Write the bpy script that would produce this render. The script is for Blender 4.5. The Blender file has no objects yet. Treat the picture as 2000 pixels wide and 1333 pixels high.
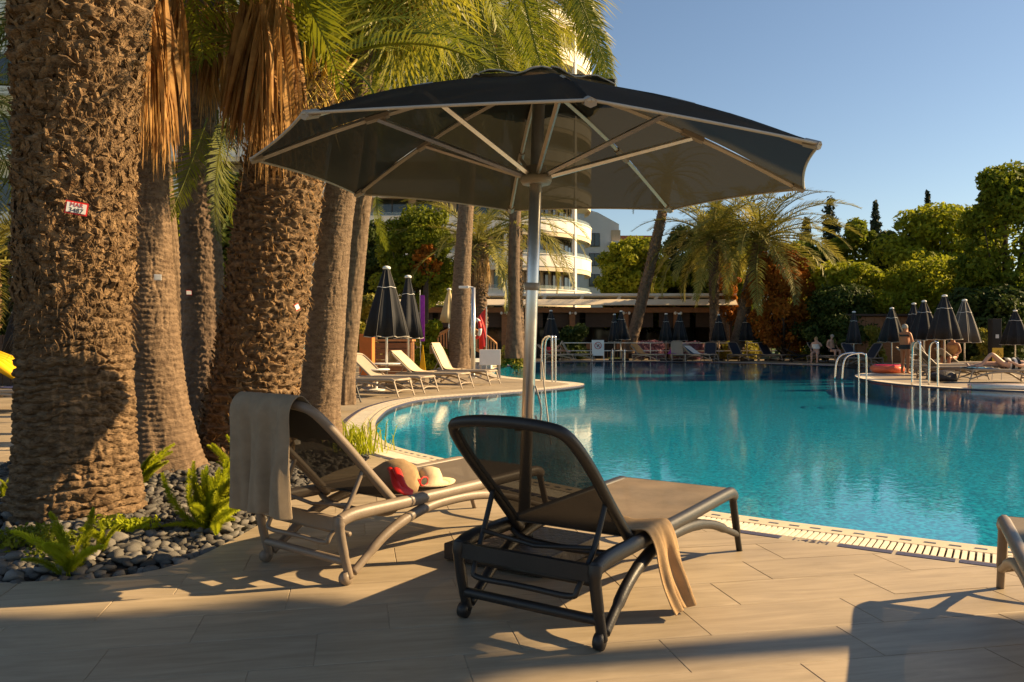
import bpy, bmesh, math, random
import numpy as np
from mathutils import Vector, Matrix, Euler
from mathutils.geometry import delaunay_2d_cdt
R = math.radians
random.seed(7)
rng = np.random.default_rng(7)
scene = bpy.context.scene
COL = scene.collection

# ---------------------------------------------------------------- camera, sky, sun, exposure
FPX, EYE, HOR = 1556.0, 1.2, 660.0
cam_d = bpy.data.cameras.new('camera'); cam_d.lens = 28.0; cam_d.sensor_width = 36.0
cam_d.shift_y = -0.00325; cam_d.clip_start = 0.05; cam_d.clip_end = 3000
cam = bpy.data.objects.new('camera', cam_d); COL.objects.link(cam)
cam.location = (0, 0, EYE); cam.rotation_euler = (R(90), 0, 0)
scene.camera = cam
SUN_EL, SUN_AZ = R(27), R(80)          # azimuth measured from +Y towards +X
sdir = Vector((math.cos(SUN_EL)*math.sin(SUN_AZ), math.cos(SUN_EL)*math.cos(SUN_AZ), math.sin(SUN_EL)))
world = bpy.data.worlds.new('World'); scene.world = world; world.use_nodes = True
wn = world.node_tree; bg = wn.nodes['Background']
sky = wn.nodes.new('ShaderNodeTexSky'); sky.sky_type = 'NISHITA'; sky.sun_disc = False
sky.sun_elevation = SUN_EL; sky.sun_rotation = SUN_AZ
sky.air_density = 1.0; sky.dust_density = 0.35; sky.ozone_density = 1.0
wn.links.new(sky.outputs[0], bg.inputs[0]); bg.inputs[1].default_value = 0.052
sl = bpy.data.lights.new('sun', 'SUN'); sl.energy = 5.0; sl.angle = R(0.55); sl.color = (1.0, 0.71, 0.37)
so = bpy.data.objects.new('sun', sl); COL.objects.link(so)
so.rotation_euler = sdir.to_track_quat('Z', 'Y').to_euler(); so.location = (30, 10, 20)
vs = scene.view_settings
vs.view_transform = 'Standard'; vs.look = 'None'; vs.exposure = 1.3; vs.gamma = 1.0; vs.use_curve_mapping = False
scene.render.engine = 'CYCLES'
scene.cycles.use_denoising = True
scene.cycles.max_bounces = 8; scene.cycles.diffuse_bounces = 3; scene.cycles.glossy_bounces = 3
scene.cycles.transparent_max_bounces = 16; scene.cycles.caustics_reflective = False; scene.cycles.caustics_refractive = False
scene.cycles.sample_clamp_indirect = 4.0

def at(px, py, d):
    return Vector(((px-1000)/FPX*d, d, EYE-(py-HOR)*d/FPX))
def gr(px, py, z=0.0):
    d = FPX*(EYE-z)/(py-HOR)
    return Vector(((px-1000)/FPX*d, d, z))

# ---------------------------------------------------------------- materials
MATS = {}
def mat(name, col, rough=0.6, metal=0.0, var=0.15, scale=8.0, bump=0.0, bscale=40.0, rnd=0.0, spec=0.4,
        stretch=None, col2=None, transl=0.0, transp=0.0, detail=5.0, tcol=None):
    if name in MATS: return MATS[name]
    m = bpy.data.materials.new(name); m.use_nodes = True
    nt = m.node_tree; N = nt.nodes; Lk = nt.links
    b = N['Principled BSDF']; out = N['Material Output']
    b.inputs['Roughness'].default_value = rough; b.inputs['Metallic'].default_value = metal
    b.inputs['Specular IOR Level'].default_value = spec
    tc = N.new('ShaderNodeTexCoord'); vec = tc.outputs['Object']
    if stretch:
        mp = N.new('ShaderNodeMapping'); mp.inputs['Scale'].default_value = stretch
        Lk.new(vec, mp.inputs[0]); vec = mp.outputs[0]
    if rnd:
        oi = N.new('ShaderNodeObjectInfo')
        ad = N.new('ShaderNodeVectorMath'); ad.operation = 'ADD'
        sc = N.new('ShaderNodeVectorMath'); sc.operation = 'SCALE'; sc.inputs[3].default_value = 37.0
        cx = N.new('ShaderNodeCombineXYZ')
        Lk.new(oi.outputs['Random'], cx.inputs[0]); Lk.new(oi.outputs['Random'], cx.inputs[1])
        Lk.new(cx.outputs[0], sc.inputs[0]); Lk.new(sc.outputs[0], ad.inputs[0]); Lk.new(vec, ad.inputs[1]); vec = ad.outputs[0]
    nz = N.new('ShaderNodeTexNoise'); nz.inputs['Scale'].default_value = scale; nz.inputs['Detail'].default_value = detail
    nz.inputs['Roughness'].default_value = 0.62
    Lk.new(vec, nz.inputs['Vector'])
    rp = N.new('ShaderNodeValToRGB')
    c = np.array(col); c2 = np.array(col2) if col2 is not None else c*(1+var)
    c1 = c*(1-var) if col2 is None else c
    rp.color_ramp.elements[0].position = 0.3; rp.color_ramp.elements[1].position = 0.7
    rp.color_ramp.elements[0].color = (*c1, 1); rp.color_ramp.elements[1].color = (*np.minimum(c2, 0.95), 1)
    Lk.new(nz.outputs['Fac'], rp.inputs[0])
    colout = rp.outputs[0]
    if rnd:
        hs = N.new('ShaderNodeHueSaturation')
        mr = N.new('ShaderNodeMapRange'); mr.inputs['To Min'].default_value = 1-rnd; mr.inputs['To Max'].default_value = 1+rnd
        Lk.new(oi.outputs['Random'], mr.inputs[0]); Lk.new(mr.outputs[0], hs.inputs['Value']); Lk.new(colout, hs.inputs['Color'])
        colout = hs.outputs[0]
    Lk.new(colout, b.inputs['Base Color'])
    if bump:
        n2 = N.new('ShaderNodeTexNoise'); n2.inputs['Scale'].default_value = bscale; n2.inputs['Detail'].default_value = 4
        Lk.new(vec, n2.inputs['Vector'])
        bp = N.new('ShaderNodeBump'); bp.inputs['Strength'].default_value = min(1, bump); bp.inputs['Distance'].default_value = 0.02
        Lk.new(n2.outputs['Fac'], bp.inputs['Height']); Lk.new(bp.outputs[0], b.inputs['Normal'])
    sh = b.outputs[0]
    if transl:
        tr = N.new('ShaderNodeBsdfTranslucent'); mx = N.new('ShaderNodeMixShader'); mx.inputs[0].default_value = transl
        if tcol is not None: tr.inputs[0].default_value = (*tcol, 1)
        else: Lk.new(colout, tr.inputs[0])
        Lk.new(sh, mx.inputs[1]); Lk.new(tr.outputs[0], mx.inputs[2]); sh = mx.outputs[0]
    if transp:
        tp = N.new('ShaderNodeBsdfTransparent'); mx = N.new('ShaderNodeMixShader'); mx.inputs[0].default_value = transp
        Lk.new(sh, mx.inputs[1]); Lk.new(tp.outputs[0], mx.inputs[2]); sh = mx.outputs[0]
    Lk.new(sh, out.inputs[0])
    MATS[name] = m
    return m

TILE_ANG = R(11.0); TW, TL = 0.32, 0.78
def tile_material(name, brick):
    m = bpy.data.materials.new(name); m.use_nodes = True
    nt = m.node_tree; N = nt.nodes; Lk = nt.links; b = N['Principled BSDF']
    tc = N.new('ShaderNodeTexCoord'); oi = N.new('ShaderNodeObjectInfo')
    mp = N.new('ShaderNodeMapping')
    if brick: mp.inputs['Rotation'].default_value = (0, 0, -TILE_ANG)
    mp.inputs['Scale'].default_value = (0.9, 7.0, 1)
    Lk.new(tc.outputs['Object'], mp.inputs[0])
    vec = mp.outputs[0]
    cx = N.new('ShaderNodeCombineXYZ'); ml = N.new('ShaderNodeMath'); ml.operation = 'MULTIPLY'; ml.inputs[1].default_value = 91.0
    Lk.new(oi.outputs['Random'], ml.inputs[0]); Lk.new(ml.outputs[0], cx.inputs[0]); Lk.new(ml.outputs[0], cx.inputs[1])
    ad = N.new('ShaderNodeVectorMath'); ad.operation = 'ADD'; Lk.new(vec, ad.inputs[0]); Lk.new(cx.outputs[0], ad.inputs[1])
    nz = N.new('ShaderNodeTexNoise'); nz.inputs['Scale'].default_value = 2.2; nz.inputs['Detail'].default_value = 7; nz.inputs['Roughness'].default_value = 0.68
    nz.inputs['Distortion'].default_value = 0.6
    Lk.new(ad.outputs[0], nz.inputs['Vector'])
    rp = N.new('ShaderNodeValToRGB')
    e = rp.color_ramp.elements
    e[0].position = 0.28; e[0].color = (0.30, 0.235, 0.155, 1); e[1].position = 0.72; e[1].color = (0.47, 0.375, 0.255, 1)
    Lk.new(nz.outputs['Fac'], rp.inputs[0])
    # worn, slightly stained patches that run across tiles
    n2 = N.new('ShaderNodeTexNoise'); n2.inputs['Scale'].default_value = 1.1; n2.inputs['Detail'].default_value = 6
    gm = N.new('ShaderNodeNewGeometry'); Lk.new(gm.outputs['Position'], n2.inputs['Vector'])
    r2 = N.new('ShaderNodeMapRange'); r2.inputs['From Min'].default_value = 0.35; r2.inputs['From Max'].default_value = 0.65
    r2.inputs['To Min'].default_value = 0.84; r2.inputs['To Max'].default_value = 1.06
    Lk.new(n2.outputs['Fac'], r2.inputs[0])
    hs = N.new('ShaderNodeHueSaturation')
    rr = N.new('ShaderNodeMapRange'); rr.inputs['To Min'].default_value = 0.93; rr.inputs['To Max'].default_value = 1.07
    Lk.new(oi.outputs['Random'], rr.inputs[0])
    m2 = N.new('ShaderNodeMath'); m2.operation = 'MULTIPLY'; Lk.new(r2.outputs[0], m2.inputs[0]); Lk.new(rr.outputs[0], m2.inputs[1])
    Lk.new(m2.outputs[0], hs.inputs['Value']); Lk.new(rp.outputs[0], hs.inputs['Color'])
    col = hs.outputs[0]
    if brick:
        m3 = N.new('ShaderNodeMapping'); m3.inputs['Rotation'].default_value = (0, 0, -TILE_ANG); Lk.new(tc.outputs['Object'], m3.inputs[0])
        bk = N.new('ShaderNodeTexBrick'); bk.inputs['Scale'].default_value = 1.0
        bk.inputs['Brick Width'].default_value = TL; bk.inputs['Row Height'].default_value = TW; bk.inputs['Mortar Size'].default_value = 0.004
        bk.offset = 0.37; bk.inputs['Color1'].default_value = (1, 1, 1, 1); bk.inputs['Color2'].default_value = (0.9, 0.9, 0.9, 1)
        bk.inputs['Mortar'].default_value = (0.5, 0.47, 0.42, 1)
        Lk.new(m3.outputs[0], bk.inputs['Vector'])
        mx = N.new('ShaderNodeMix'); mx.data_type = 'RGBA'; mx.blend_type = 'MULTIPLY'; mx.inputs[0].default_value = 1.0
        Lk.new(col, mx.inputs[6]); Lk.new(bk.outputs['Color'], mx.inputs[7]); col = mx.outputs[2]
    Lk.new(col, b.inputs['Base Color'])
    rg = N.new('ShaderNodeMapRange'); rg.inputs['To Min'].default_value = 0.42; rg.inputs['To Max'].default_value = 0.68
    Lk.new(n2.outputs['Fac'], rg.inputs[0]); Lk.new(rg.outputs[0], b.inputs['Roughness'])
    bp = N.new('ShaderNodeBump'); bp.inputs['Strength'].default_value = 0.25; bp.inputs['Distance'].default_value = 0.004
    Lk.new(nz.outputs['Fac'], bp.inputs['Height']); Lk.new(bp.outputs[0], b.inputs['Normal'])
    MATS[name] = m
    return m
tile_material('tile', False); tile_material('deck_far', True)

def water_material():
    m = bpy.data.materials.new('water'); m.use_nodes = True
    nt = m.node_tree; N = nt.nodes; Lk = nt.links; N.remove(N['Principled BSDF']); out = N['Material Output']
    tc = N.new('ShaderNodeTexCoord')
    n1 = N.new('ShaderNodeTexNoise'); n1.inputs['Scale'].default_value = 5.5; n1.inputs['Detail'].default_value = 3
    n2 = N.new('ShaderNodeTexNoise'); n2.inputs['Scale'].default_value = 22.0; n2.inputs['Detail'].default_value = 2
    n3 = N.new('ShaderNodeTexNoise'); n3.inputs['Scale'].default_value = 0.35; n3.inputs['Detail'].default_value = 2
    for n in (n1, n2, n3): Lk.new(tc.outputs['Object'], n.inputs['Vector'])
    # ripples come and go in patches, as breeze does on a pool
    rg = N.new('ShaderNodeMapRange'); rg.inputs['From Min'].default_value = 0.4; rg.inputs['From Max'].default_value = 0.62
    rg.inputs['To Min'].default_value = 0.25; rg.inputs['To Max'].default_value = 1.0; Lk.new(n3.outputs['Fac'], rg.inputs[0])
    a = N.new('ShaderNodeMath'); a.operation = 'MULTIPLY'; a.inputs[1].default_value = 0.35; Lk.new(n2.outputs['Fac'], a.inputs[0])
    s = N.new('ShaderNodeMath'); s.operation = 'ADD'; Lk.new(n1.outputs['Fac'], s.inputs[0]); Lk.new(a.outputs[0], s.inputs[1])
    q = N.new('ShaderNodeMath'); q.operation = 'MULTIPLY'; Lk.new(s.outputs[0], q.inputs[0]); Lk.new(rg.outputs[0], q.inputs[1])
    bp = N.new('ShaderNodeBump'); bp.inputs['Strength'].default_value = 0.045; bp.inputs['Distance'].default_value = 0.05
    Lk.new(q.outputs[0], bp.inputs['Height'])
    # Schlick reflectance of water, the same from above and from below
    ge = N.new('ShaderNodeNewGeometry'); dt = N.new('ShaderNodeVectorMath'); dt.operation = 'DOT_PRODUCT'
    Lk.new(ge.outputs['Incoming'], dt.inputs[0]); Lk.new(bp.outputs[0], dt.inputs[1])
    def mth(op, a, b=None):
        n = N.new('ShaderNodeMath'); n.operation = op; n.use_clamp = op in ('SUBTRACT', 'ADD')
        for k, q_ in enumerate((a, b)):
            if q_ is None: continue
            if isinstance(q_, (int, float)): n.inputs[k].default_value = q_
            else: Lk.new(q_, n.inputs[k])
        return n.outputs[0]
    f5 = mth('POWER', mth('SUBTRACT', 1.0, mth('ABSOLUTE', dt.outputs['Value'])), 5.0)
    fres = mth('ADD', mth('MULTIPLY', f5, 0.98), 0.02)
    gl = N.new('ShaderNodeBsdfGlossy'); gl.inputs['Roughness'].default_value = 0.015; Lk.new(bp.outputs[0], gl.inputs['Normal'])
    tp = N.new('ShaderNodeBsdfTransparent'); tp.inputs[0].default_value = (0.60, 0.93, 0.96, 1)
    mx = N.new('ShaderNodeMixShader'); Lk.new(fres, mx.inputs[0]); Lk.new(tp.outputs[0], mx.inputs[1]); Lk.new(gl.outputs[0], mx.inputs[2])
    Lk.new(mx.outputs[0], out.inputs[0])
    MATS['water'] = m
water_material()

def mosaic_material():
    m = bpy.data.materials.new('pool_mosaic'); m.use_nodes = True
    nt = m.node_tree; N = nt.nodes; Lk = nt.links; b = N['Principled BSDF']
    tc = N.new('ShaderNodeTexCoord')
    vo = N.new('ShaderNodeTexVoronoi'); vo.inputs['Scale'].default_value = 32.0; vo.inputs['Randomness'].default_value = 0.0
    Lk.new(tc.outputs['Object'], vo.inputs['Vector'])
    rp = N.new('ShaderNodeValToRGB'); e = rp.color_ramp.elements
    e[0].color = (0.002, 0.16, 0.31, 1); e[1].color = (0.014, 0.47, 0.66, 1)
    sx = N.new('ShaderNodeSeparateColor'); Lk.new(vo.outputs['Color'], sx.inputs[0]); Lk.new(sx.outputs[0], rp.inputs[0])
    Lk.new(rp.outputs[0], b.inputs['Base Color']); b.inputs['Roughness'].default_value = 0.5
    MATS['mosaic'] = m
mosaic_material()

# plain materials
mat('taupe', (0.20, 0.155, 0.115), 0.45, var=0.12, scale=6, bump=0.05, bscale=90)
mat('taupe_light', (0.36, 0.29, 0.215), 0.5, var=0.1, scale=6)
mat('anthracite', (0.019, 0.017, 0.016), 0.45, var=0.25, scale=5, bump=0.08, bscale=120)
mat('sling_dark', (0.022, 0.019, 0.016), 0.8, var=0.2, scale=90, transp=0.065, spec=.2)
mat('sling_seat', (0.20, 0.15, 0.105), 0.8, var=0.22, scale=5, bump=0.3, bscale=300, transp=0.02)
mat('sling_taupe', (0.15, 0.12, 0.092), 0.8, var=0.15, scale=160, transp=0.03)
mat('sling_black', (0.028, 0.025, 0.022), 0.8, var=0.15, scale=160, transp=0.10)
mat('sling_light', (0.34, 0.28, 0.21), 0.8, var=0.1, scale=30)
mat('sling_navy', (0.018, 0.022, 0.036), 0.7, var=0.15, scale=30)
mat('canopy', (0.018, 0.0175, 0.0145), 0.9, var=0.35, scale=2.2, bump=0.15, bscale=500, transl=0.28, tcol=(0.050, 0.045, 0.028), transp=0.022, spec=0.15)
mat('canopy_closed', (0.014, 0.015, 0.019), 0.85, var=0.3, scale=3)
mat('canopy_grey', (0.075, 0.070, 0.065), 0.85, var=0.2, scale=3)
mat('canopy_cream', (0.62, 0.50, 0.29), 0.85, var=0.1, scale=3, transl=0.2)
mat('piping', (0.42, 0.38, 0.32), 0.7, var=0.1)
mat('alu', (0.62, 0.60, 0.57), 0.32, 0.9, var=0.08, scale=12, bump=0.03, bscale=60)
mat('alu_dull', (0.50, 0.46, 0.40), 0.5, 0.35, var=0.1, scale=12)
mat('steel', (0.72, 0.71, 0.69), 0.18, 1.0, var=0.05)
mat('plastic_grey', (0.30, 0.26, 0.215), 0.5, var=0.08)
mat('plastic_black', (0.02, 0.02, 0.02), 0.5, var=0.2)
mat('base_black', (0.030, 0.020, 0.015), 0.55, var=0.4, scale=9, bump=0.4, bscale=30)
mat('towel_taupe', (0.34, 0.26, 0.175), 0.95, var=0.14, scale=14, bump=0.6, bscale=420)
mat('towel_tan', (0.44, 0.29, 0.15), 0.95, var=0.18, scale=12, bump=0.6, bscale=400)
mat('towel_cream', (0.68, 0.53, 0.34), 0.95, var=0.1, scale=12, bump=0.4, bscale=200)
mat('towel_white', (0.75, 0.72, 0.66), 0.95, var=0.06, scale=12)
mat('towel_blue', (0.02, 0.20, 0.42), 0.95, var=0.2, scale=8)
mat('towel_navy', (0.012, 0.02, 0.09), 0.95, var=0.2, scale=8)
mat('towel_purple', (0.36, 0.05, 0.42), 0.95, var=0.2, scale=8)
mat('towel_orange', (0.62, 0.30, 0.10), 0.95, var=0.2, scale=8)
mat('red', (0.62, 0.02, 0.015), 0.5, var=0.15)
mat('pink', (0.75, 0.03, 0.10), 0.8, var=0.1)
mat('orange_float', (0.85, 0.16, 0.06), 0.3, var=0.1)
mat('yellow_float', (0.85, 0.48, 0.01), 0.3, var=0.1, scale=3)
mat('float_pale', (0.70, 0.66, 0.70), 0.25, var=0.05, transp=.3)
mat('float_green', (0.45, 0.65, 0.25), 0.25, var=0.3, scale=4, transp=.3)
mat('float_pink', (0.75, 0.30, 0.45), 0.25, var=0.3, scale=4, transp=.3)
mat('white_paint', (0.74, 0.72, 0.68), 0.6, var=0.05, scale=3)
mat('white_plain', (0.78, 0.77, 0.74), 0.5, var=0.03)
mat('black_ink', (0.012, 0.012, 0.014), 0.6, var=0.1)
mat('red_ink', (0.45, 0.03, 0.03), 0.6, var=0.1)
mat('sign_yellow', (0.72, 0.42, 0.03), 0.5, var=0.06)
mat('ledge', (0.62, 0.52, 0.38), 0.7, var=0.12, scale=4, bump=0.1, bscale=60)
mat('grate', (0.78, 0.70, 0.56), 0.6, var=0.12, scale=12)
mat('channel', (0.035, 0.028, 0.022), 0.9, var=0.2)
mat('strip_blue', (0.060, 0.055, 0.095), 0.5, var=0.35, scale=160, detail=1)
mat('dash_blue', (0.16, 0.19, 0.22), 0.5, var=0.25, scale=30, rnd=0.2)
mat('edge_band', (0.40, 0.335, 0.24), 0.6, var=0.12, scale=6)
mat('soil', (0.045, 0.035, 0.026), 1.0, var=0.4, scale=12, bump=0.8, bscale=30)
mat('pebble', (0.135, 0.125, 0.112), 0.75, var=0.35, scale=18, rnd=0.55, bump=0.3, bscale=60, spec=0.2)
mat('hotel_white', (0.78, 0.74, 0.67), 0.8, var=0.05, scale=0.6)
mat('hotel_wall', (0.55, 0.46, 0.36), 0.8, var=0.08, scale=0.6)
mat('hotel_glass', (0.025, 0.030, 0.028), 0.10, var=0.3, scale=0.8, spec=0.8)
mat('hotel_glass_teal', (0.05, 0.10, 0.11), 0.08, var=0.3, scale=0.8, spec=0.8)
mat('curtain', (0.42, 0.34, 0.24), 0.9, var=0.2, scale=3, stretch=(8, 1, 0.2))
mat('bal_glass', (0.35, 0.42, 0.40), 0.05, var=0.1, transp=0.75)
mat('frame_dark', (0.05, 0.04, 0.035), 0.5, var=0.2)
mat('grey_render', (0.58, 0.58, 0.60), 0.85, var=0.05, scale=0.5)
mat('roof_orange', (0.42, 0.13, 0.06), 0.8, var=0.15, scale=3)
mat('dark_wood', (0.055, 0.032, 0.02), 0.6, var=0.35, scale=3, stretch=(1, 1, 9))
mat('awning', (0.70, 0.58, 0.42), 0.85, var=0.06, scale=1)
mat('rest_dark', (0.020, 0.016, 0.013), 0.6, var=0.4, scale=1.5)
mat('wood_mid', (0.26, 0.12, 0.05), 0.6, var=0.3, scale=4, stretch=(1, 1, 8))
mat('wood_orange', (0.55, 0.25, 0.09), 0.6, var=0.2, scale=4, stretch=(1, 1, 8))
mat('orange_panel', (0.62, 0.17, 0.03), 0.6, var=0.12, scale=3)
mat('skin', (0.40, 0.155, 0.065), 0.55, var=0.12, scale=6)
mat('skin_pale', (0.55, 0.32, 0.22), 0.55, var=0.12, scale=6)
mat('hair_grey', (0.32, 0.29, 0.25), 0.8, var=0.2, scale=40)
mat('hair_brown', (0.07, 0.035, 0.018), 0.7, var=0.3, scale=40)
mat('hair_blond', (0.42, 0.25, 0.10), 0.7, var=0.3, scale=40)
# vegetation
mat('bark_phoenix', (0.050, 0.028, 0.014), 0.95, spec=.15, col2=(0.30, 0.20, 0.115), scale=9, bump=1.0, bscale=45, detail=9, stretch=(1, 1, 3.2))
mat('boot', (0.058, 0.030, 0.014), 0.95, spec=.15, col2=(0.34, 0.22, 0.115), scale=13, bump=0.9, bscale=80, detail=8)
mat('bark_smooth', (0.10, 0.064, 0.040), 0.9, spec=.2, col2=(0.26, 0.18, 0.115), scale=9, bump=0.8, bscale=60, stretch=(1, 1, 2.5), detail=7)
mat('bark_dark', (0.075, 0.048, 0.032), 0.9, col2=(0.19, 0.125, 0.08), scale=7, bump=0.7, bscale=40)
mat('trunk', (0.07, 0.05, 0.035), 0.9, var=0.3, scale=6, bump=0.6)
mat('frond', (0.10, 0.13, 0.008), 0.5, col2=(0.24, 0.235, 0.016), scale=2.5, rnd=0.3, transl=0.45)
mat('frond_dark', (0.040, 0.068, 0.012), 0.5, col2=(0.085, 0.115, 0.018), scale=2.5, rnd=0.3, transl=0.4)
mat('frond_olive', (0.16, 0.16, 0.022), 0.55, col2=(0.34, 0.29, 0.06), scale=2.0, rnd=0.25, transl=0.4)
mat('fan', (0.15, 0.165, 0.012), 0.5, col2=(0.38, 0.33, 0.035), scale=2.5, rnd=0.25, transl=0.5)
mat('fan_yellow', (0.33, 0.23, 0.03), 0.6, col2=(0.52, 0.36, 0.07), scale=4, rnd=0.2, transl=0.4)
mat('dead', (0.20, 0.085, 0.025), 0.8, col2=(0.56, 0.32, 0.10), scale=5, rnd=0.25, transl=0.3)
mat('dead_pale', (0.36, 0.22, 0.09), 0.8, col2=(0.58, 0.42, 0.20), scale=5, rnd=0.2, transl=0.3)
mat('petiole', (0.40, 0.25, 0.03), 0.6, col2=(0.60, 0.42, 0.08), scale=8, rnd=0.2)
mat('fern', (0.33, 0.40, 0.012), 0.7, spec=.2, col2=(0.56, 0.56, 0.03), scale=6, rnd=0.2, transl=0.5)
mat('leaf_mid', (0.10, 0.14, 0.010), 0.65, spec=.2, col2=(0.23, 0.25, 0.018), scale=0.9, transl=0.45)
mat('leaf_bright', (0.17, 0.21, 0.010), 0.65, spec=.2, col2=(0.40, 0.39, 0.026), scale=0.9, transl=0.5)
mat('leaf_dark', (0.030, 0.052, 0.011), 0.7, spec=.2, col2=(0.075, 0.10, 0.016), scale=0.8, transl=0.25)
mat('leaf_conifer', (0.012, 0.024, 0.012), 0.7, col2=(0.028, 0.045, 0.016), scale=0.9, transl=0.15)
mat('leaf_red', (0.22, 0.06, 0.008), 0.7, spec=.2, col2=(0.46, 0.18, 0.02), scale=0.8, transl=0.35)
mat('leaf_yellow', (0.20, 0.19, 0.02), 0.55, col2=(0.34, 0.29, 0.03), scale=1.2, transl=0.4)
mat('flower_purple', (0.22, 0.12, 0.16), 0.7, col2=(0.34, 0.17, 0.24), scale=3, transl=0.3)
mat('grass', (0.06, 0.10, 0.012), 0.7, var=0.4, scale=2)

# ---------------------------------------------------------------- builders
class MB:
    def __init__(s): s.v = []; s.f = []
    def add(s, vs, fs):
        o = len(s.v); s.v += [tuple(p) for p in vs]; s.f += [tuple(i+o for i in f) for f in fs]
        return s
    def box(s, c, d, rz=0.0, M=None):
        x, y, z = [k/2 for k in d]
        vs = [Vector((i*x, j*y, k*z)) for i in (-1, 1) for j in (-1, 1) for k in (-1, 1)]
        mtx = Matrix.Translation(Vector(c)) @ (M if M is not None else Matrix.Rotation(rz, 4, 'Z'))
        vs = [mtx @ v for v in vs]
        return s.add(vs, [(0, 1, 3, 2), (4, 6, 7, 5), (0, 4, 5, 1), (2, 3, 7, 6), (0, 2, 6, 4), (1, 5, 7, 3)])
    def tube(s, pts, r, n=8, cap=True, closed=False, flat=1.0, up=None):
        pts = [Vector(p) for p in pts]; k = len(pts)
        rr = r if hasattr(r, '__len__') else [r]*k
        vs = []; prev = None
        for i, p in enumerate(pts):
            if closed: t = pts[(i+1) % k]-pts[i-1]
            else: t = pts[min(i+1, k-1)]-pts[max(i-1, 0)]
            if t.length < 1e-9: t = Vector((0, 0, 1))
            t.normalize()
            if prev is None:
                a = Vector(up) if up else (Vector((0, 0, 1)) if abs(t.z) < 0.9 else Vector((1, 0, 0)))
            else: a = prev
            a = (a-t*a.dot(t))
            if a.length < 1e-6: a = t.orthogonal()
            a.normalize(); prev = a; b = t.cross(a)
            for j in range(n):
                an = 2*math.pi*j/n
                vs.append(p+a*(rr[i]*math.cos(an))+b*(rr[i]*flat*math.sin(an)))
        fs = []
        for i in range(k if closed else k-1):
            for j in range(n):
                i2 = (i+1) % k
                fs.append((i*n+j, i*n+(j+1) % n, i2*n+(j+1) % n, i2*n+j))
        if cap and not closed:
            fs.append(tuple(range(n-1, -1, -1))); fs.append(tuple((k-1)*n+j for j in range(n)))
        return s.add(vs, fs)
    def lathe(s, prof, n=16, c=(0, 0, 0), fn=None, cap=True):
        vs = []
        for i, (r, z) in enumerate(prof):
            for j in range(n):
                a = 2*math.pi*j/n
                q = r*(fn(a, i/(len(prof)-1)) if fn else 1)
                vs.append((c[0]+q*math.cos(a), c[1]+q*math.sin(a), c[2]+z))
        k = len(prof); fs = [(i*n+j, i*n+(j+1) % n, (i+1)*n+(j+1) % n, (i+1)*n+j) for i in range(k-1) for j in range(n)]
        if cap: fs += [tuple(range(n-1, -1, -1)), tuple((k-1)*n+j for j in range(n))]
        return s.add(vs, fs)
    def grid(s, P):
        m, n = len(P), len(P[0])
        return s.add([p for row in P for p in row], [(i*n+j, i*n+j+1, (i+1)*n+j+1, (i+1)*n+j) for i in range(m-1) for j in range(n-1)])
    def mesh(s, name, m, smooth=False):
        me = bpy.data.meshes.new(name); me.from_pydata(s.v, [], s.f); me.update()
        me.materials.append(MATS[m])
        if smooth: me.shade_smooth()
        return me
    def build(s, name, m, parent=None, smooth=False, bevel=0.0):
        return link(name, s.mesh(name, m, smooth), parent, bevel)

def link(name, me, parent=None, bevel=0.0):
    o = bpy.data.objects.new(name, me); COL.objects.link(o)
    if parent is not None: o.parent = parent
    if bevel:
        b = o.modifiers.new('bevel', 'BEVEL'); b.width = bevel; b.segments = 2; b.limit_method = 'ANGLE'
    return o
def tag(o, label=None, cat=None, group=None, kind=None):
    if label: o['label'] = label
    if cat: o['category'] = cat
    if group: o['group'] = group
    if kind: o['kind'] = kind
    return o
def thing(name, label, cat, loc=(0, 0, 0), rz=0.0, group=None):
    o = bpy.data.objects.new(name, None); COL.objects.link(o); o.empty_display_size = 0.2
    o.location = loc; o.rotation_euler = (0, 0, rz)
    return tag(o, label, cat, group)
def place(kit, name, label, cat, loc, rz=0.0, group=None, scale=1.0):
    t = thing(name, label, cat, loc, rz, group)
    if scale != 1.0: t.scale = (scale,)*3
    made = []
    for (n, me, sub) in kit:
        made.append(link(n, me, t if sub is None else made[sub]))
    return t
def np_mesh(name, V, F, m, smooth=False):
    V = np.asarray(V, dtype=np.float32); F = np.asarray(F, dtype=np.int32)
    me = bpy.data.meshes.new(name); k = F.shape[1]
    me.vertices.add(len(V)); me.vertices.foreach_set('co', V.ravel())
    me.loops.add(F.size); me.loops.foreach_set('vertex_index', F.ravel())
    me.polygons.add(len(F)); me.polygons.foreach_set('loop_start', np.arange(0, F.size, k, dtype=np.int32))
    me.update(calc_edges=True); me.validate()
    me.materials.append(MATS[m])
    if smooth: me.shade_smooth()
    else: me.shade_flat()
    return me
def catmull(P, per=8, closed=True):
    P = [np.array(p, float) for p in P]; n = len(P); out = []
    for i in range(n if closed else n-1):
        p0, p1, p2, p3 = (P[(i-1) % n], P[i], P[(i+1) % n], P[(i+2) % n]) if closed else (P[max(i-1, 0)], P[i], P[i+1], P[min(i+2, n-1)])
        for k in range(per):
            t = k/per
            out.append(0.5*((2*p1)+(-p0+p2)*t+(2*p0-5*p1+4*p2-p3)*t*t+(-p0+3*p1-3*p2+p3)*t**3))
    if not closed: out.append(P[-1])
    return np.array(out)
def resample(P, step, closed=True):
    Q = np.vstack([P, P[:1]]) if closed else P
    s = np.concatenate([[0], np.cumsum(np.linalg.norm(np.diff(Q, axis=0), axis=1))])
    n = max(3, int(s[-1]/step)); t = np.linspace(0, s[-1], n, endpoint=not closed)
    return np.stack([np.interp(t, s, Q[:, k]) for k in range(Q.shape[1])], 1)
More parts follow.
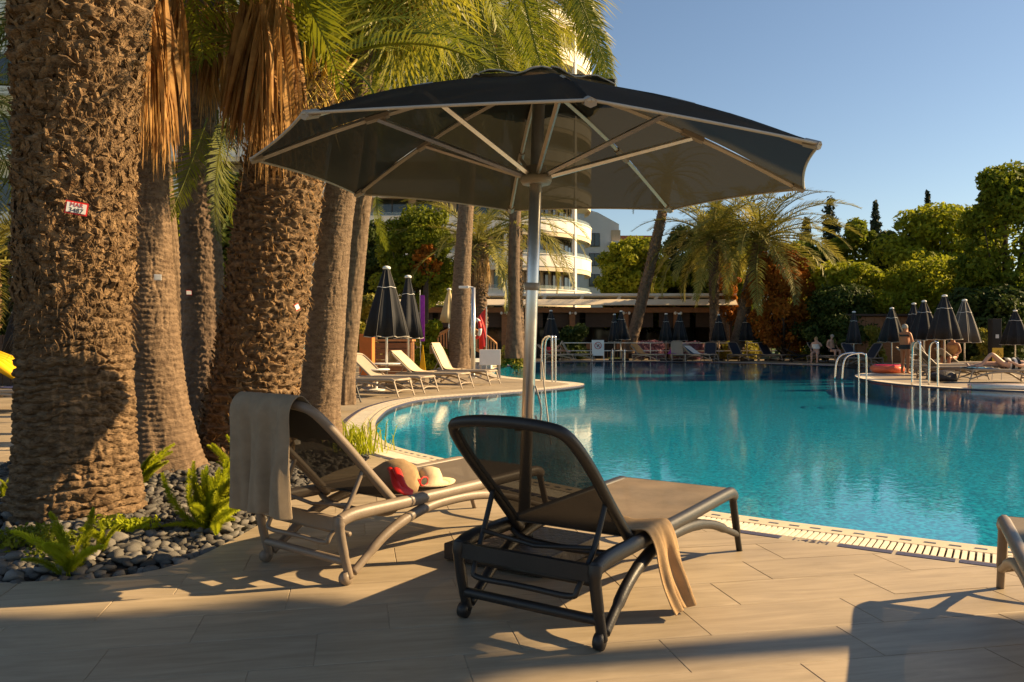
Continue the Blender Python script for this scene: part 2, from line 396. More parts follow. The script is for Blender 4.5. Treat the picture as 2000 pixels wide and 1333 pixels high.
def inside(poly, pts):
    pts = np.atleast_2d(pts); x, y = pts[:, 0], pts[:, 1]; r = np.zeros(len(pts), bool)
    P = np.asarray(poly, float); Q = np.roll(P, -1, 0)
    if len(pts) < 200:
        Y = y[:, None]; dy = Q[:, 1]-P[:, 1]; dy = np.where(dy == 0, 1e-12, dy)
        c = ((P[:, 1] > Y) != (Q[:, 1] > Y)) & (x[:, None] < (Q[:, 0]-P[:, 0])*(Y-P[:, 1])/dy+P[:, 0])
        return (c.sum(1) % 2) == 1
    for (x1, y1), (x2, y2) in zip(P, Q):
        if y1 == y2: continue
        c = ((y1 > y) != (y2 > y)) & (x < (x2-x1)*(y-y1)/(y2-y1)+x1); r ^= c
    return r
def normals(P):
    t = np.roll(P, -1, 0)-np.roll(P, 1, 0); t /= np.linalg.norm(t, axis=1)[:, None]
    return np.stack([t[:, 1], -t[:, 0]], 1)
def cdt(polys, keep, name, m, z=0.0):
    V = []; E = []
    for P in polys:
        o = len(V); n = len(P); V += [Vector((float(p[0]), float(p[1]))) for p in P]; E += [(o+i, o+(i+1) % n) for i in range(n)]
    vv, _, ff, *_ = delaunay_2d_cdt(V, E, [], 0, 1e-6)
    C = np.array([[sum(vv[i][k] for i in f)/3 for k in (0, 1)] for f in ff])
    ok = keep(C)
    me = bpy.data.meshes.new(name); me.from_pydata([(v.x, v.y, z) for v in vv], [], [f for f, q in zip(ff, ok) if q]); me.update()
    bm = bmesh.new(); bm.from_mesh(me)
    bmesh.ops.delete(bm, geom=[v for v in bm.verts if not v.link_faces], context='VERTS')
    for f in bm.faces:
        f.normal_update()
        if f.normal.z < 0: f.normal_flip()
    bm.to_mesh(me); bm.free()
    me.materials.append(MATS[m])
    return me
def noise2(u, v, seed=0, pu=None):
    """smooth value noise on arrays, optional integer period in u"""
    u0 = np.floor(u).astype(int); v0 = np.floor(v).astype(int); fu = u-u0; fv = v-v0
    fu = fu*fu*(3-2*fu); fv = fv*fv*(3-2*fv)
    def h(a, b):
        if pu: a = a % pu
        q = (a*374761393+b*668265263+seed*974711) & 0xffffffff
        q = ((q ^ (q >> 13))*1274126177) & 0xffffffff
        return ((q ^ (q >> 16)) & 0xffff)/65535.0
    return (h(u0, v0)*(1-fu)+h(u0+1, v0)*fu)*(1-fv)+(h(u0, v0+1)*(1-fu)+h(u0+1, v0+1)*fu)*fv
def text_mesh(body, size, m, name):
    cu = bpy.data.curves.new(name, 'FONT'); cu.body = body; cu.size = size; cu.align_x = 'CENTER'; cu.align_y = 'CENTER'; cu.extrude = 0.0006
    o = bpy.data.objects.new('tmp', cu); COL.objects.link(o)
    me = bpy.data.meshes.new_from_object(o.evaluated_get(bpy.context.evaluated_depsgraph_get()))
    bpy.data.objects.remove(o); me.materials.clear(); me.materials.append(MATS[m]); me.name = name
    return me
# ---------------------------------------------------------------- ground, pool, deck
POOL_PTS = [(8.6, 1.55), (6.5, 2.45), (4.6, 3.48), (2.89, 4.5), (2.21, 4.93), (1.376, 5.52), (.5, 6.38), (-.52, 7.71), (-1.385, 9.0), (-1.83, 10.67),
            (-2.03, 12.3), (-2.05, 14.0), (-1.66, 15.7), (-.4, 17.15), (.85, 18.6), (1.78, 20.2), (1.75, 21.3), (.9, 22.7), (0, 24.2), (-.6, 26.5), (-.75, 30),
            (-.4, 34), (.5, 38), (2.2, 39.7), (5, 40.1), (9.2, 39.7), (12.2, 37), (14.2, 34), (14.7, 31), (13.6, 28.6), (11.6, 26.6), (10.5, 24.2),
            (10.05, 21.5), (10.4, 19.3), (11.4, 18.1), (12.8, 17.0), (13.4, 14.5), (12.7, 11), (11.8, 7.5), (11.2, 4.2), (10.3, 2.0)]
POOL = resample(catmull(POOL_PTS, 10), 0.10)[::-1].copy()
PN = normals(POOL)
for _ in range(6): PN = (PN+np.roll(PN, 1, 0)+np.roll(PN, -1, 0)); PN /= np.linalg.norm(PN, axis=1)[:, None]
def off(o): return POOL+PN*o
OUT = off(0.50)
BED_PTS = [(-5.2, 3.6), (-3.6, 3.72), (-2.51, 3.9), (-2.04, 3.98), (-1.78, 4.2), (-1.67, 4.67), (-1.62, 5.33), (-1.68, 6.12), (-1.60, 7.1), (-1.42, 7.75),
           (-1.55, 8.35), (-2.15, 9.3), (-2.6, 10.6), (-3.4, 11.8), (-5.3, 12.2), (-6.0, 10), (-5.0, 8.0), (-4.75, 6.6), (-5.6, 5.0)]
BED = resample(catmull(BED_PTS, 8), 0.12)
if (np.cross(BED, np.roll(BED, -1, 0))).sum() < 0: BED = BED[::-1].copy()

BIG = [(-500, -120), (500, -120), (500, 900), (-500, 900)]
g = link('ground', cdt([BIG, OUT], lambda c: ~inside(OUT, c), 'ground', 'grass', -0.05)); tag(g, kind='structure')
DK = [(-22, -6), (24, -6), (24, 46), (-22, 46)]
deck = link('deck', cdt([DK, OUT, BED], lambda c: inside(DK, c) & ~inside(OUT, c) & ~inside(BED, c), 'deck', 'deck_far', -0.002)); tag(deck, kind='structure')

# tiles near the camera, each its own piece
ca, sa = math.cos(TILE_ANG), math.sin(TILE_ANG)
tm = MB().box((0, 0, -0.006), (TL-0.004, TW-0.004, 0.012)).mesh('tile', 'tile')
bmt = bmesh.new(); bmt.from_mesh(tm); bmesh.ops.bevel(bmt, geom=[e for e in bmt.edges if all(v.co.z > -0.001 for v in e.verts)], offset=0.0015, segments=1, affect='EDGES'); bmt.to_mesh(tm); bmt.free()
ROWOFF = {}
nt_ = 0
for r in range(-4, 34):
    ROWOFF[r] = (r*0.37+random.uniform(-.05, .05)) % 1.0
    for c in range(-12, 14):
        u = (c+ROWOFF[r])*TL; v = (r+0.5)*TW+0.12
        cx, cy = u*ca-v*sa, u*sa+v*ca
        if cy < 2.3 or cy > 9.5 or abs(cx) > cy*0.68+0.6: continue
        hx, hy = (TL-0.004)/2, (TW-0.004)/2
        cor = np.array([(cx+a*hx*ca-b*hy*sa, cy+a*hx*sa+b*hy*ca) for a, b in ((-1, -1), (1, -1), (1, 1), (-1, 1))])
        edge = np.vstack([cor[i]+(cor[(i+1) % 4]-cor[i])*t for i in range(4) for t in np.linspace(0, 1, 6, endpoint=False)]+[np.array([[cx, cy]])])
        bad = inside(OUT, edge) | inside(BED, edge)
        if bad.all(): continue
        if not bad.any():
            o = link('tile', tm, deck); o.location = (cx, cy, random.uniform(-.0006, .0006)); o.rotation_euler = (0, 0, TILE_ANG); nt_ += 1
            continue
        near = [cor]
        segs = []
        for P in (OUT, BED):
            dd = np.linalg.norm(P-np.array([cx, cy]), axis=1) < 0.75
            idx = np.where(dd)[0]
            segs += [(P[i], P[(i+1) % len(P)]) for i in idx]
        V = [Vector(p) for p in cor]; E = [(0, 1), (1, 2), (2, 3), (3, 0)]
        for a, b in segs:
            V += [Vector(a), Vector(b)]; E.append((len(V)-2, len(V)-1))
        vv, _, ff, *_ = delaunay_2d_cdt(V, E, [], 0, 1e-5)
        C = np.array([[sum(vv[i][k] for i in f)/3 for k in (0, 1)] for f in ff])
        ok = inside(cor, C) & ~inside(OUT, C) & ~inside(BED, C)
        if not ok.any(): continue
        bm = bmesh.new(); bv = [bm.verts.new((v.x, v.y, 0)) for v in vv]
        for f, q in zip(ff, ok):
            if q:
                try: fc = bm.faces.new([bv[i] for i in f])
                except ValueError: continue
                fc.normal_update()
                if fc.normal.z < 0: fc.normal_flip()
        bmesh.ops.delete(bm, geom=[v for v in bm.verts if not v.link_faces], context='VERTS')
        ex = bmesh.ops.extrude_face_region(bm, geom=bm.faces[:])
        # the extruded copy becomes the top, the old faces stay as the underside
        for v in [e for e in ex['geom'] if isinstance(e, bmesh.types.BMVert)]: v.co.z = 0.0
        top = {e for e in ex['geom'] if isinstance(e, bmesh.types.BMVert)}
        for v in bm.verts:
            if v not in top: v.co.z = -0.012
        mt = Matrix.Translation((cx, cy, 0)) @ Matrix.Rotation(TILE_ANG, 4, 'Z')
        bmesh.ops.transform(bm, matrix=mt.inverted(), verts=bm.verts)
        bmesh.ops.recalc_face_normals(bm, faces=bm.faces)
        me = bpy.data.meshes.new('tile'); bm.to_mesh(me); bm.free(); me.materials.append(MATS['tile'])
        o = link('tile', me, deck); o.matrix_world = mt; nt_ += 1

def ring(o1, o2, z, name, m, parent=None, z2=None):
    A, B = off(o1), off(o2); n = len(A)
    V = np.vstack([np.c_[A, np.full(n, z)], np.c_[B, np.full(n, z if z2 is None else z2)]])
    i = np.arange(n); j = (i+1) % n
    F = np.stack([i, i+n, j+n, j], 1)
    return link(name, np_mesh(name, V, F, m), parent)
WZ = -0.022
pool = ring(0.0, 0.17, 0.0, 'pool_coping', 'ledge'); tag(pool, kind='structure')
ring(0.0, 0.0, 0.0, 'waterline_tiles', 'strip_blue', pool, z2=-0.10)
ring(0.0, 0.0, -0.10, 'pool_wall', 'mosaic', pool, z2=-0.50)
ring(0.17, 0.39, -0.016, 'drain_channel', 'channel', pool)
ring(0.17, 0.17, 0.0, 'channel_side', 'ledge', pool, z2=-0.05)
ring(0.39, 0.39, -0.05, 'channel_side', 'edge_band', pool, z2=0.0)
ring(0.39, 0.50, -0.001, 'edge_band', 'edge_band', pool)
fl = cdt([POOL[::3]], lambda c: inside(POOL[::3], c), 'pool_floor', 'mosaic', -0.50); link('pool_floor', fl, pool)
wat = link('pool_water', cdt([POOL], lambda c: inside(POOL, c), 'pool_water', 'water', WZ)); tag(wat, kind='structure')

# drain grating: slats laid across the channel, far too many to count
cum = np.concatenate([[0], np.cumsum(np.linalg.norm(np.diff(np.vstack([POOL, POOL[:1]]), axis=0), axis=1))])
def along(s):
    i = int(np.searchsorted(cum, s % cum[-1], side='right')-1) % len(POOL); t = ((s % cum[-1])-cum[i])/(cum[i+1]-cum[i])
    j = (i+1) % len(POOL)
    p = POOL[i]*(1-t)+POOL[j]*t; n = PN[i]*(1-t)+PN[j]*t; n = n/np.linalg.norm(n)
    return p, n
V = []; F = []
for s in np.arange(0, cum[-1], 0.036):
    p, n = along(s)
    t = np.array([-n[1], n[0]])
    a, b = p+n*0.175, p+n*0.385; w = 0.0118; o = len(V); zz = -0.002+random.uniform(-.001, .001)
    for q in (a, b):
        for sg in (-1, 1): V += [(*(q+t*w*sg), zz), (*(q+t*w*sg), -0.014)]
    F += [(o, o+2, o+6, o+4), (o, o+4, o+5, o+1), (o+2, o+3, o+7, o+6), (o+4, o+6, o+7, o+5), (o, o+1, o+3, o+2)]
gg = link('drain_grating', np_mesh('drain_grating', V, F, 'grate'), pool); tag(gg, kind='stuff')
# small blue tiles let into the coping and dark mosaic strips beside the grating
dm = MB().box((0, 0, 0), (0.062, 0.020, 0.006)).mesh('inlay_tile', 'dash_blue')
sm_ = MB().box((0, 0, 0), (0.285, 0.066, 0.008)).mesh('mosaic_strip', 'strip_blue')
def s_of(x, y):
    return cum[int(np.argmin(np.linalg.norm(POOL-np.array([x, y]), axis=1)))]
s_text = s_of(*gr(1612, 1048)[:2])
cand = []
for s in np.arange(0, cum[-1], 0.128):
    p, n = along(s)
    if p[1] > 1.5 and abs(p[0]) < p[1]*0.72+0.3: cand.append((np.hypot(*p), s))
cand.sort()
V = []; F = []
for k, (d, s) in enumerate(cand):
    p, n = along(s); q = p+n*0.095; a = math.atan2(n[1], n[0])+math.pi/2
    if k < 150:
        o = link('inlay_tile', dm, pool); o.location = (q[0], q[1], 0.0005); o.rotation_euler = (0, 0, a)
for s in np.arange(s_text-40*0.30, s_text+40*0.30, 0.30):
    if abs(s-s_text) < 0.14: continue
    p, n = along(s); q = p+n*0.445; a = math.atan2(n[1], n[0])+math.pi/2
    o = link('mosaic_strip', sm_, pool); o.location = (q[0], q[1], -0.0015); o.rotation_euler = (0, 0, a)
p, n = along(s_text); q = p+n*0.447
tx = link('depth_mark', text_mesh('1.45M', 0.088, 'strip_blue', 'depth_mark'), pool)
tx.location = (q[0], q[1], 0.0008); tx.rotation_euler = (0, 0, math.atan2(n[1], n[0])+math.pi/2)

# ---------------------------------------------------------------- planting bed with pebbles
def bed_z(p):
    d = np.min(np.linalg.norm(BED[None, :, :]-np.atleast_2d(p)[:, None, :], axis=2), axis=1)
    return -0.05+0.10*np.clip(d/1.2, 0, 1)**0.7
gx, gy = np.meshgrid(np.arange(-6.2, -1.2, 0.22), np.arange(3.5, 12.4, 0.22)); gp = np.c_[gx.ravel(), gy.ravel()]
gp = gp[inside(BED, gp)]
dmin = np.min(np.linalg.norm(BED[None]-gp[:, None], axis=2), axis=1); gp = gp[dmin > 0.1]
vv, _, ff, *_ = delaunay_2d_cdt([Vector(p) for p in BED]+[Vector(p) for p in gp], [(i, (i+1) % len(BED)) for i in range(len(BED))], [], 0, 1e-5)
va = np.array([(v.x, v.y) for v in vv]); za = bed_z(va)
C = np.array([va[list(f)].mean(0) for f in ff]); ok = inside(BED, C)
bme = bpy.data.meshes.new('planting_bed'); bme.from_pydata([(a[0], a[1], z) for a, z in zip(va, za)], [], [f for f, q in zip(ff, ok) if q]); bme.materials.append(MATS['soil']); bme.shade_smooth()
bed = tag(link('planting_bed', bme), kind='structure')
peb = []
for k in range(8):
    bm = bmesh.new(); bmesh.ops.create_icosphere(bm, subdivisions=2, radius=1.0)
    sx, sy, sz = random.uniform(.8, 1.25), random.uniform(.6, .95), random.uniform(.4, .62)
    for v in bm.verts:
        n = v.co.normalized(); w = 1+0.17*math.sin(3*n.x+k)+0.16*math.sin(4*n.y+2*k)+0.14*math.sin(3.3*n.z+k*1.7)+0.10*math.sin(7*n.x+5*n.y+k)
        v.co = Vector((n.x*sx*w, n.y*sy*w, n.z*sz*w))
    me = bpy.data.meshes.new('pebble'); bm.to_mesh(me); bm.free(); me.shade_smooth(); me.materials.append(MATS['pebble']); peb.append(me)
pts = []
tries = 0
stock = []
cell = {}
while len(pts) < 3000 and tries < 60000:
    tries += 1
    if not stock:
        pp = np.c_[np.random.default_rng(tries).uniform(-5.4, -1.4, 4000), 3.6+4.6*np.random.default_rng(tries+1).random(4000)**1.6]
        stock = [tuple(q_) for q_ in pp[inside(BED, pp)]]
    x, y = stock.pop()
    r = random.uniform(.020, .046)*(1.15 if y < 5 else 1.0)
    if x < -0.68*y-0.3: continue
    if math.hypot(x+2.83, y-5.3) < 0.36: continue
    key = (int(x/0.06), int(y/0.06)); hit = False
    for i in (-1, 0, 1):
        for j in (-1, 0, 1):
            for (qx, qy, qr) in cell.get((key[0]+i, key[1]+j), ()):
                if math.hypot(x-qx, y-qy) < 0.62*(r+qr): hit = True
    if hit: continue
    cell.setdefault(key, []).append((x, y, r)); pts.append((x, y, r))
P2 = np.array([p[:2] for p in pts]); Zp = bed_z(P2)
big = sorted(range(len(pts)), key=lambda i: -pts[i][2]/pts[i][1] if pts[i][0] > -0.66*pts[i][1] else 1)
top300 = set(big[:300]); V = []; F = []
bases = [(np.array([v.co[:] for v in m.vertices]), np.array([p.vertices[:] for p in m.polygons])) for m in peb]
for i, (x, y, r) in enumerate(pts):
    rot = Euler((random.uniform(-.4, .4), random.uniform(-.4, .4), random.uniform(0, 6.28))); z = Zp[i]+r*random.uniform(.15, .6)
    if i in top300:
        o = link('pebble', peb[i % 8], bed); o.location = (x, y, z); o.rotation_euler = rot; o.scale = (r,)*3
    else:
        v0, f0 = bases[i % 8]; M = np.array(rot.to_matrix())
        F.append(f0+sum(len(a) for a in V)); V.append(v0*r @ M.T+np.array([x, y, z]))
tag(link('pebble_gravel', np_mesh('pebble_gravel', np.vstack(V), np.vstack(F), 'pebble', True), bed), kind='stuff')

# ---------------------------------------------------------------- sun loungers
def arc_pts(pts, per=6): return [Vector(p) for p in catmull(pts, per, closed=False)]
def lounger_kit(frame, seat, back, ang=43.0):
    kit = []; W = 0.325
    def P(n, mb, m, smooth=True, sub=None): kit.append((n, mb.mesh(n, m, smooth), sub)); return len(kit)-1
    for s in (-1, 1):
        x = s*W
        P('side_rail', MB().tube(arc_pts([(x, -.05, .315), (x, .05, .335), (x, .35, .338), (x, .9, .343), (x, 1.45, .352), (x, 1.56, .345), (x, 1.60, .32)]), .027, 10, up=(1, 0, 0), flat=1.25), frame)
        P('lower_rail', MB().tube(arc_pts([(x, .035, .05), (x, .12, .11), (x, .24, .19), (x, .40, .252), (x, .62, .292), (x, .95, .288), (x, 1.25, .235), (x, 1.5, .155), (x, 1.645, .105)]),
                          [.020]*8+[.024]*8+[.026]*17+[.022]*8+[.017]*8, 10, up=(1, 0, 0), flat=1.1), frame)
        i = P('rear_leg', MB().tube(arc_pts([(x, -.045, .335), (x, -.05, .28), (x, -.02, .14), (x, .012, .03)]), [.028]*6+[.024]*6+[.022]*7, 10), frame)
        P('wheel', MB().tube([(x-.016, -.012, .033), (x+.016, -.012, .033)], .033, 14), frame, True)
        P('front_leg', MB().tube(arc_pts([(x, 1.575, .345), (x*.995, 1.61, .25), (x*1.0, 1.66, .10), (x*1.0, 1.70, .0)]), [.022]*12+[.018]*7, 8, flat=0.8), frame)
    P('cross_bar', MB().tube(arc_pts([(-W, -.012, .112), (-.1, -.018, .114), (.1, -.018, .114), (W, -.012, .112)]), .021, 10), frame)
    P('front_bar', MB().tube(arc_pts([(-W, 1.655, .10), (-.15, 1.645, .135), (.15, 1.645, .135), (W, 1.655, .10)]), .014, 8), frame)
    P('end_rail', MB().tube([(-W, 1.585, .346), (W, 1.585, .346)], .024, 10), frame)
    P('rear_panel', MB().box((0, -.045, .300), (2*W-.03, .03, .062)), frame, False)
    P('rear_slat', MB().tube([(-W+.02, .03, .235), (W-.02, .03, .235)], .013, 8), frame)
    P('middle_bar', MB().tube(arc_pts([(-W, .34, .325), (-.2, .34, .27), (.2, .34, .27), (W, .34, .325)]), .016, 8), frame)
    # seat sling with a slight sag
    rows = []
    for i in range(15):
        y = .30+(1.575-.30)*i/14
        rows.append([(x*W, y, .362+.008*i/14-.014*(1-x*x)*math.sin(math.pi*i/14)) for x in np.linspace(-1, 1, 9)])
    P('seat_sling', MB().grid(rows), seat)
    # backrest
    a = R(ang); hy, hz = .335, .352; ca_, sa_ = math.cos(a), math.sin(a); B = .74; w2 = .285
    def bp(x, l, o=0.0): return Vector((x, hy-l*ca_+o*sa_, hz+l*sa_+o*ca_))
    loop = [bp(-w2, -.05), bp(-w2, .2), bp(-w2*1.02, .45), bp(-w2*.99, .62), bp(-w2*.90, .705), bp(-w2*.70, .735), bp(-.08, B+.012), bp(.08, B+.012),
            bp(w2*.70, .735), bp(w2*.90, .705), bp(w2*.99, .62), bp(w2*1.02, .45), bp(w2, .2), bp(w2, -.05)]
    fi = P('backrest_frame', MB().tube(arc_pts(loop, 5), .024, 10), frame)
    rows = []
    for i in range(11):
        l = .02+(.728-.02)*i/10
        ww = w2*(1.0 if l < .6 else 1.0-.32*((l-.6)/.13)**2)
        rows.append([bp(x*ww, l, -.006-.022*(1-x*x)*math.sin(math.pi*min(1, i/10))) for x in np.linspace(-1, 1, 9)])
    P('backrest_sling', MB().grid(rows), back)
    t = bp(w2*.97, .27)
    by, bz = -.055, max(.20, .02+.0)
    lo = [Vector((-t.x, t.y, t.z)), Vector((-t.x*.97, t.y*.55+by*.45, t.z*.5+bz*.5)), Vector((-t.x*.9, by+.012, bz+.035)), Vector((-t.x*.80, by, bz)), Vector((-.05, by, bz)), Vector((.05, by, bz)),
          Vector((t.x*.80, by, bz)), Vector((t.x*.9, by+.012, bz+.035)), Vector((t.x*.97, t.y*.55+by*.45, t.z*.5+bz*.5)), Vector(t)]
    P('backrest_support', MB().tube(arc_pts(lo, 5), .012, 8), frame)
    m1 = [Vector((-t.x*.95, t.y*.5+by*.5, t.z*.5+bz*.5)), Vector((0, t.y*.48+by*.5, t.z*.45+bz*.5)), Vector((t.x*.95, t.y*.5+by*.5, t.z*.5+bz*.5))]
    P('support_bar', MB().tube(m1, .010, 8), frame, True, fi)
    return kit
K_right = lounger_kit('anthracite', 'sling_seat', 'sling_dark', 44)
K_left = lounger_kit('taupe', 'sling_taupe', 'sling_black', 45)
K_taupe = lounger_kit('taupe_light', 'sling_light', 'sling_light', 40)
K_taupe_up = lounger_kit('taupe_light', 'sling_light', 'sling_light', 62)
K_flat = lounger_kit('taupe_light', 'sling_taupe', 'sling_taupe', 4)
K_navy = lounger_kit('taupe', 'sling_navy', 'sling_navy', 55)
K_dark = lounger_kit('anthracite', 'sling_taupe', 'sling_taupe', 25)
def lounger(kit, label, loc, heading, group='sun loungers around the pool'):
    """heading: direction (x, y) from head end to foot end"""
    return place(kit, 'sun_lounger', label, 'sun lounger', (loc[0], loc[1], 0), math.atan2(heading[1], heading[0])-math.pi/2, group)
LR = lounger(K_right, 'dark grey sun lounger in front, tan towel hanging over its right rail', (.072, 3.249), (.552, .834))
LL = lounger(K_left, 'taupe sun lounger in front with a towel over its raised backrest', (-1.055, 4.075), (.617, .787))
lounger(K_left, 'sun lounger cut off at the right edge, only its foot leg showing', (1.885, 2.148), (.44, .898))

def drape(name, label, path, across, axis_pts, mtx, m, seed=1, cat='towel', group=None, thick=0.006, wob=0.012, folds=5.0, taper=None):
    """cloth strip: path = list of (y,z) or (x,z) positions, across = list of positions along the other axis"""
    path = catmull(path, 7, closed=False); n = len(path); na = 25
    rows = []
    for i, p in enumerate(path):
        t = i/(n-1); row = []
        lo, hi = across if taper is None else (across[0]+(taper[0]-across[0])*t, across[1]+(taper[1]-across[1])*t)
        for j in range(na):
            s = j/(na-1); c = lo+(hi-lo)*s
            amp = wob*min(1, 2.2*abs(t-axis_pts)+0.1)
            w = amp*(math.sin(folds*math.pi*s+seed+1.3*t)+.6*math.sin(folds*2.3*math.pi*s+seed*2-2*t)+.5*math.sin(7*t+3*s+seed))
            row.append((c, p[0]+w, p[1]+0.25*abs(w)+0.006*math.sin(9*s+seed)*(1 if t > .9 or t < .1 else 0)))
        rows.append(row)
    return rows
def towel(name, label, rows, mtx, m, cat='towel', group=None, thick=0.007):
    V = [[mtx @ Vector(p) for p in r] for r in rows]
    o = MB().grid(V).build(name, m, None, True)
    sd = o.modifiers.new('thickness', 'SOLIDIFY'); sd.thickness = thick; sd.offset = 0
    ss = o.modifiers.new('smooth', 'SUBSURF'); ss.levels = 1; ss.render_levels = 1
    return tag(o, label, cat, group)
bpy.context.view_layer.update()
ML, MR = LL.matrix_world.copy(), LR.matrix_world.copy()
a = R(45); hy, hz = .335, .352
def bk(l, o): return (hy-l*math.cos(a)+o*math.sin(a), hz+l*math.sin(a)+o*math.cos(a))
rows = drape('towel', '', [bk(.42, .03), bk(.60, .032), bk(.72, .036), bk(.785, .02), (bk(.80, 0)[0]-.03, bk(.80, 0)[1]-.06), (-.262, .72), (-.262, .6), (-.255, .47), (-.25, .335)], (-.262, .235), .42, None, None, seed=2.0, wob=.028, folds=5.2, taper=(-.275, .195))
towel('towel', 'grey-brown towel hung over the backrest of the taupe lounger', rows, ML, 'towel_taupe')
rows0 = drape('towel', '', [(.10, .372), (.20, .372), (.30, .385), (.352, .385), (.385, .32), (.40, .22), (.42, .12), (.45, .03)], (.31, .58), .4, None, None, seed=5.1, wob=.02, folds=3.4, taper=(.43, .64))
rows = [[(p[1], p[0], p[2]) for p in r] for r in rows0]
towel('towel', 'tan towel hanging from the dark lounger down to the deck', rows, MR, 'towel_tan')

# hat, bag and sunglasses on the taupe lounger
def blob(name, m, loc, dims, rot=(0, 0, 0), seed=0, amp=.12, parent=None, sub=3):
    bm = bmesh.new(); bmesh.ops.create_icosphere(bm, subdivisions=sub, radius=1.0)
    for v in bm.verts:
        n = v.co.normalized(); w = 1+amp*(math.sin(2.3*n.x+seed)+.7*math.sin(3.1*n.y+2*seed)+.5*math.sin(5*n.z+seed+n.x*3)+.3*math.sin(9*n.x+7*n.y))
        z = n.z*w
        v.co = Vector((n.x*w*dims[0], n.y*w*dims[1], max(z, -.55)*dims[2]))
    me = bpy.data.meshes.new(name); bm.to_mesh(me); bm.free(); me.shade_smooth(); me.materials.append(MATS[m])
    o = link(name, me, parent); o.location = loc; o.rotation_euler = rot
    return o
bz = ML @ Vector((.12, .47, .36))
bag = thing('beach_bag', 'slouched beige beach bag with red straps on the taupe lounger', 'bag', bz, LL.rotation_euler.z)
blob('bag_body', 'towel_tan', (0, .06, .055), (.16, .12, .10), seed=1.4, parent=bag)
for k in (-1, 1):
    MB().tube(arc_pts([(.02*k+.05, -.02, .13), (.10+.02*k, -.05, .11), (.17, -.08+.02*k, .05), (.20, -.03, .012)]), .010, 8, flat=2.2).build('strap', 'red', bag, True)
hat = thing('sun_hat', 'small cream sun hat lying beside the beige bag', 'hat', ML @ Vector((.20, .70, .372)), .4)
MB().lathe([(.11, .004), (.10, .012), (.075, .014), (.070, .05), (.055, .085), (.02, .098)], 24).build('crown', 'towel_cream', hat, True)
MB().lathe([(.07, .010), (.115, .000), (.15, .012), (.152, .016), (.112, .006), (.07, .015)], 28, fn=lambda a, t: 1+.05*math.sin(3*a), cap=False).build('brim', 'towel_cream', hat, True)
sg = thing('sunglasses', 'red framed sunglasses on the taupe lounger next to the hat', 'sunglasses', ML @ Vector((.24, .58, .375)), .9)
for k in (-1, 1):
    MB().tube([(k*.034+.030*math.cos(t), 0, .03+.024*math.sin(t)) for t in np.linspace(0, 2*math.pi, 16, endpoint=False)], .0045, 6, closed=True).build('rim', 'red', sg, True)
    MB().tube([(k*.034, -.0015, .03), (k*.034, .0015, .03)], .026, 14).build('lens', 'hotel_glass', sg)
    MB().tube(arc_pts([(k*.066, 0, .038), (k*.068, .06, .036), (k*.066, .13, .02)]), .003, 6).build('temple', 'red', sg, True)

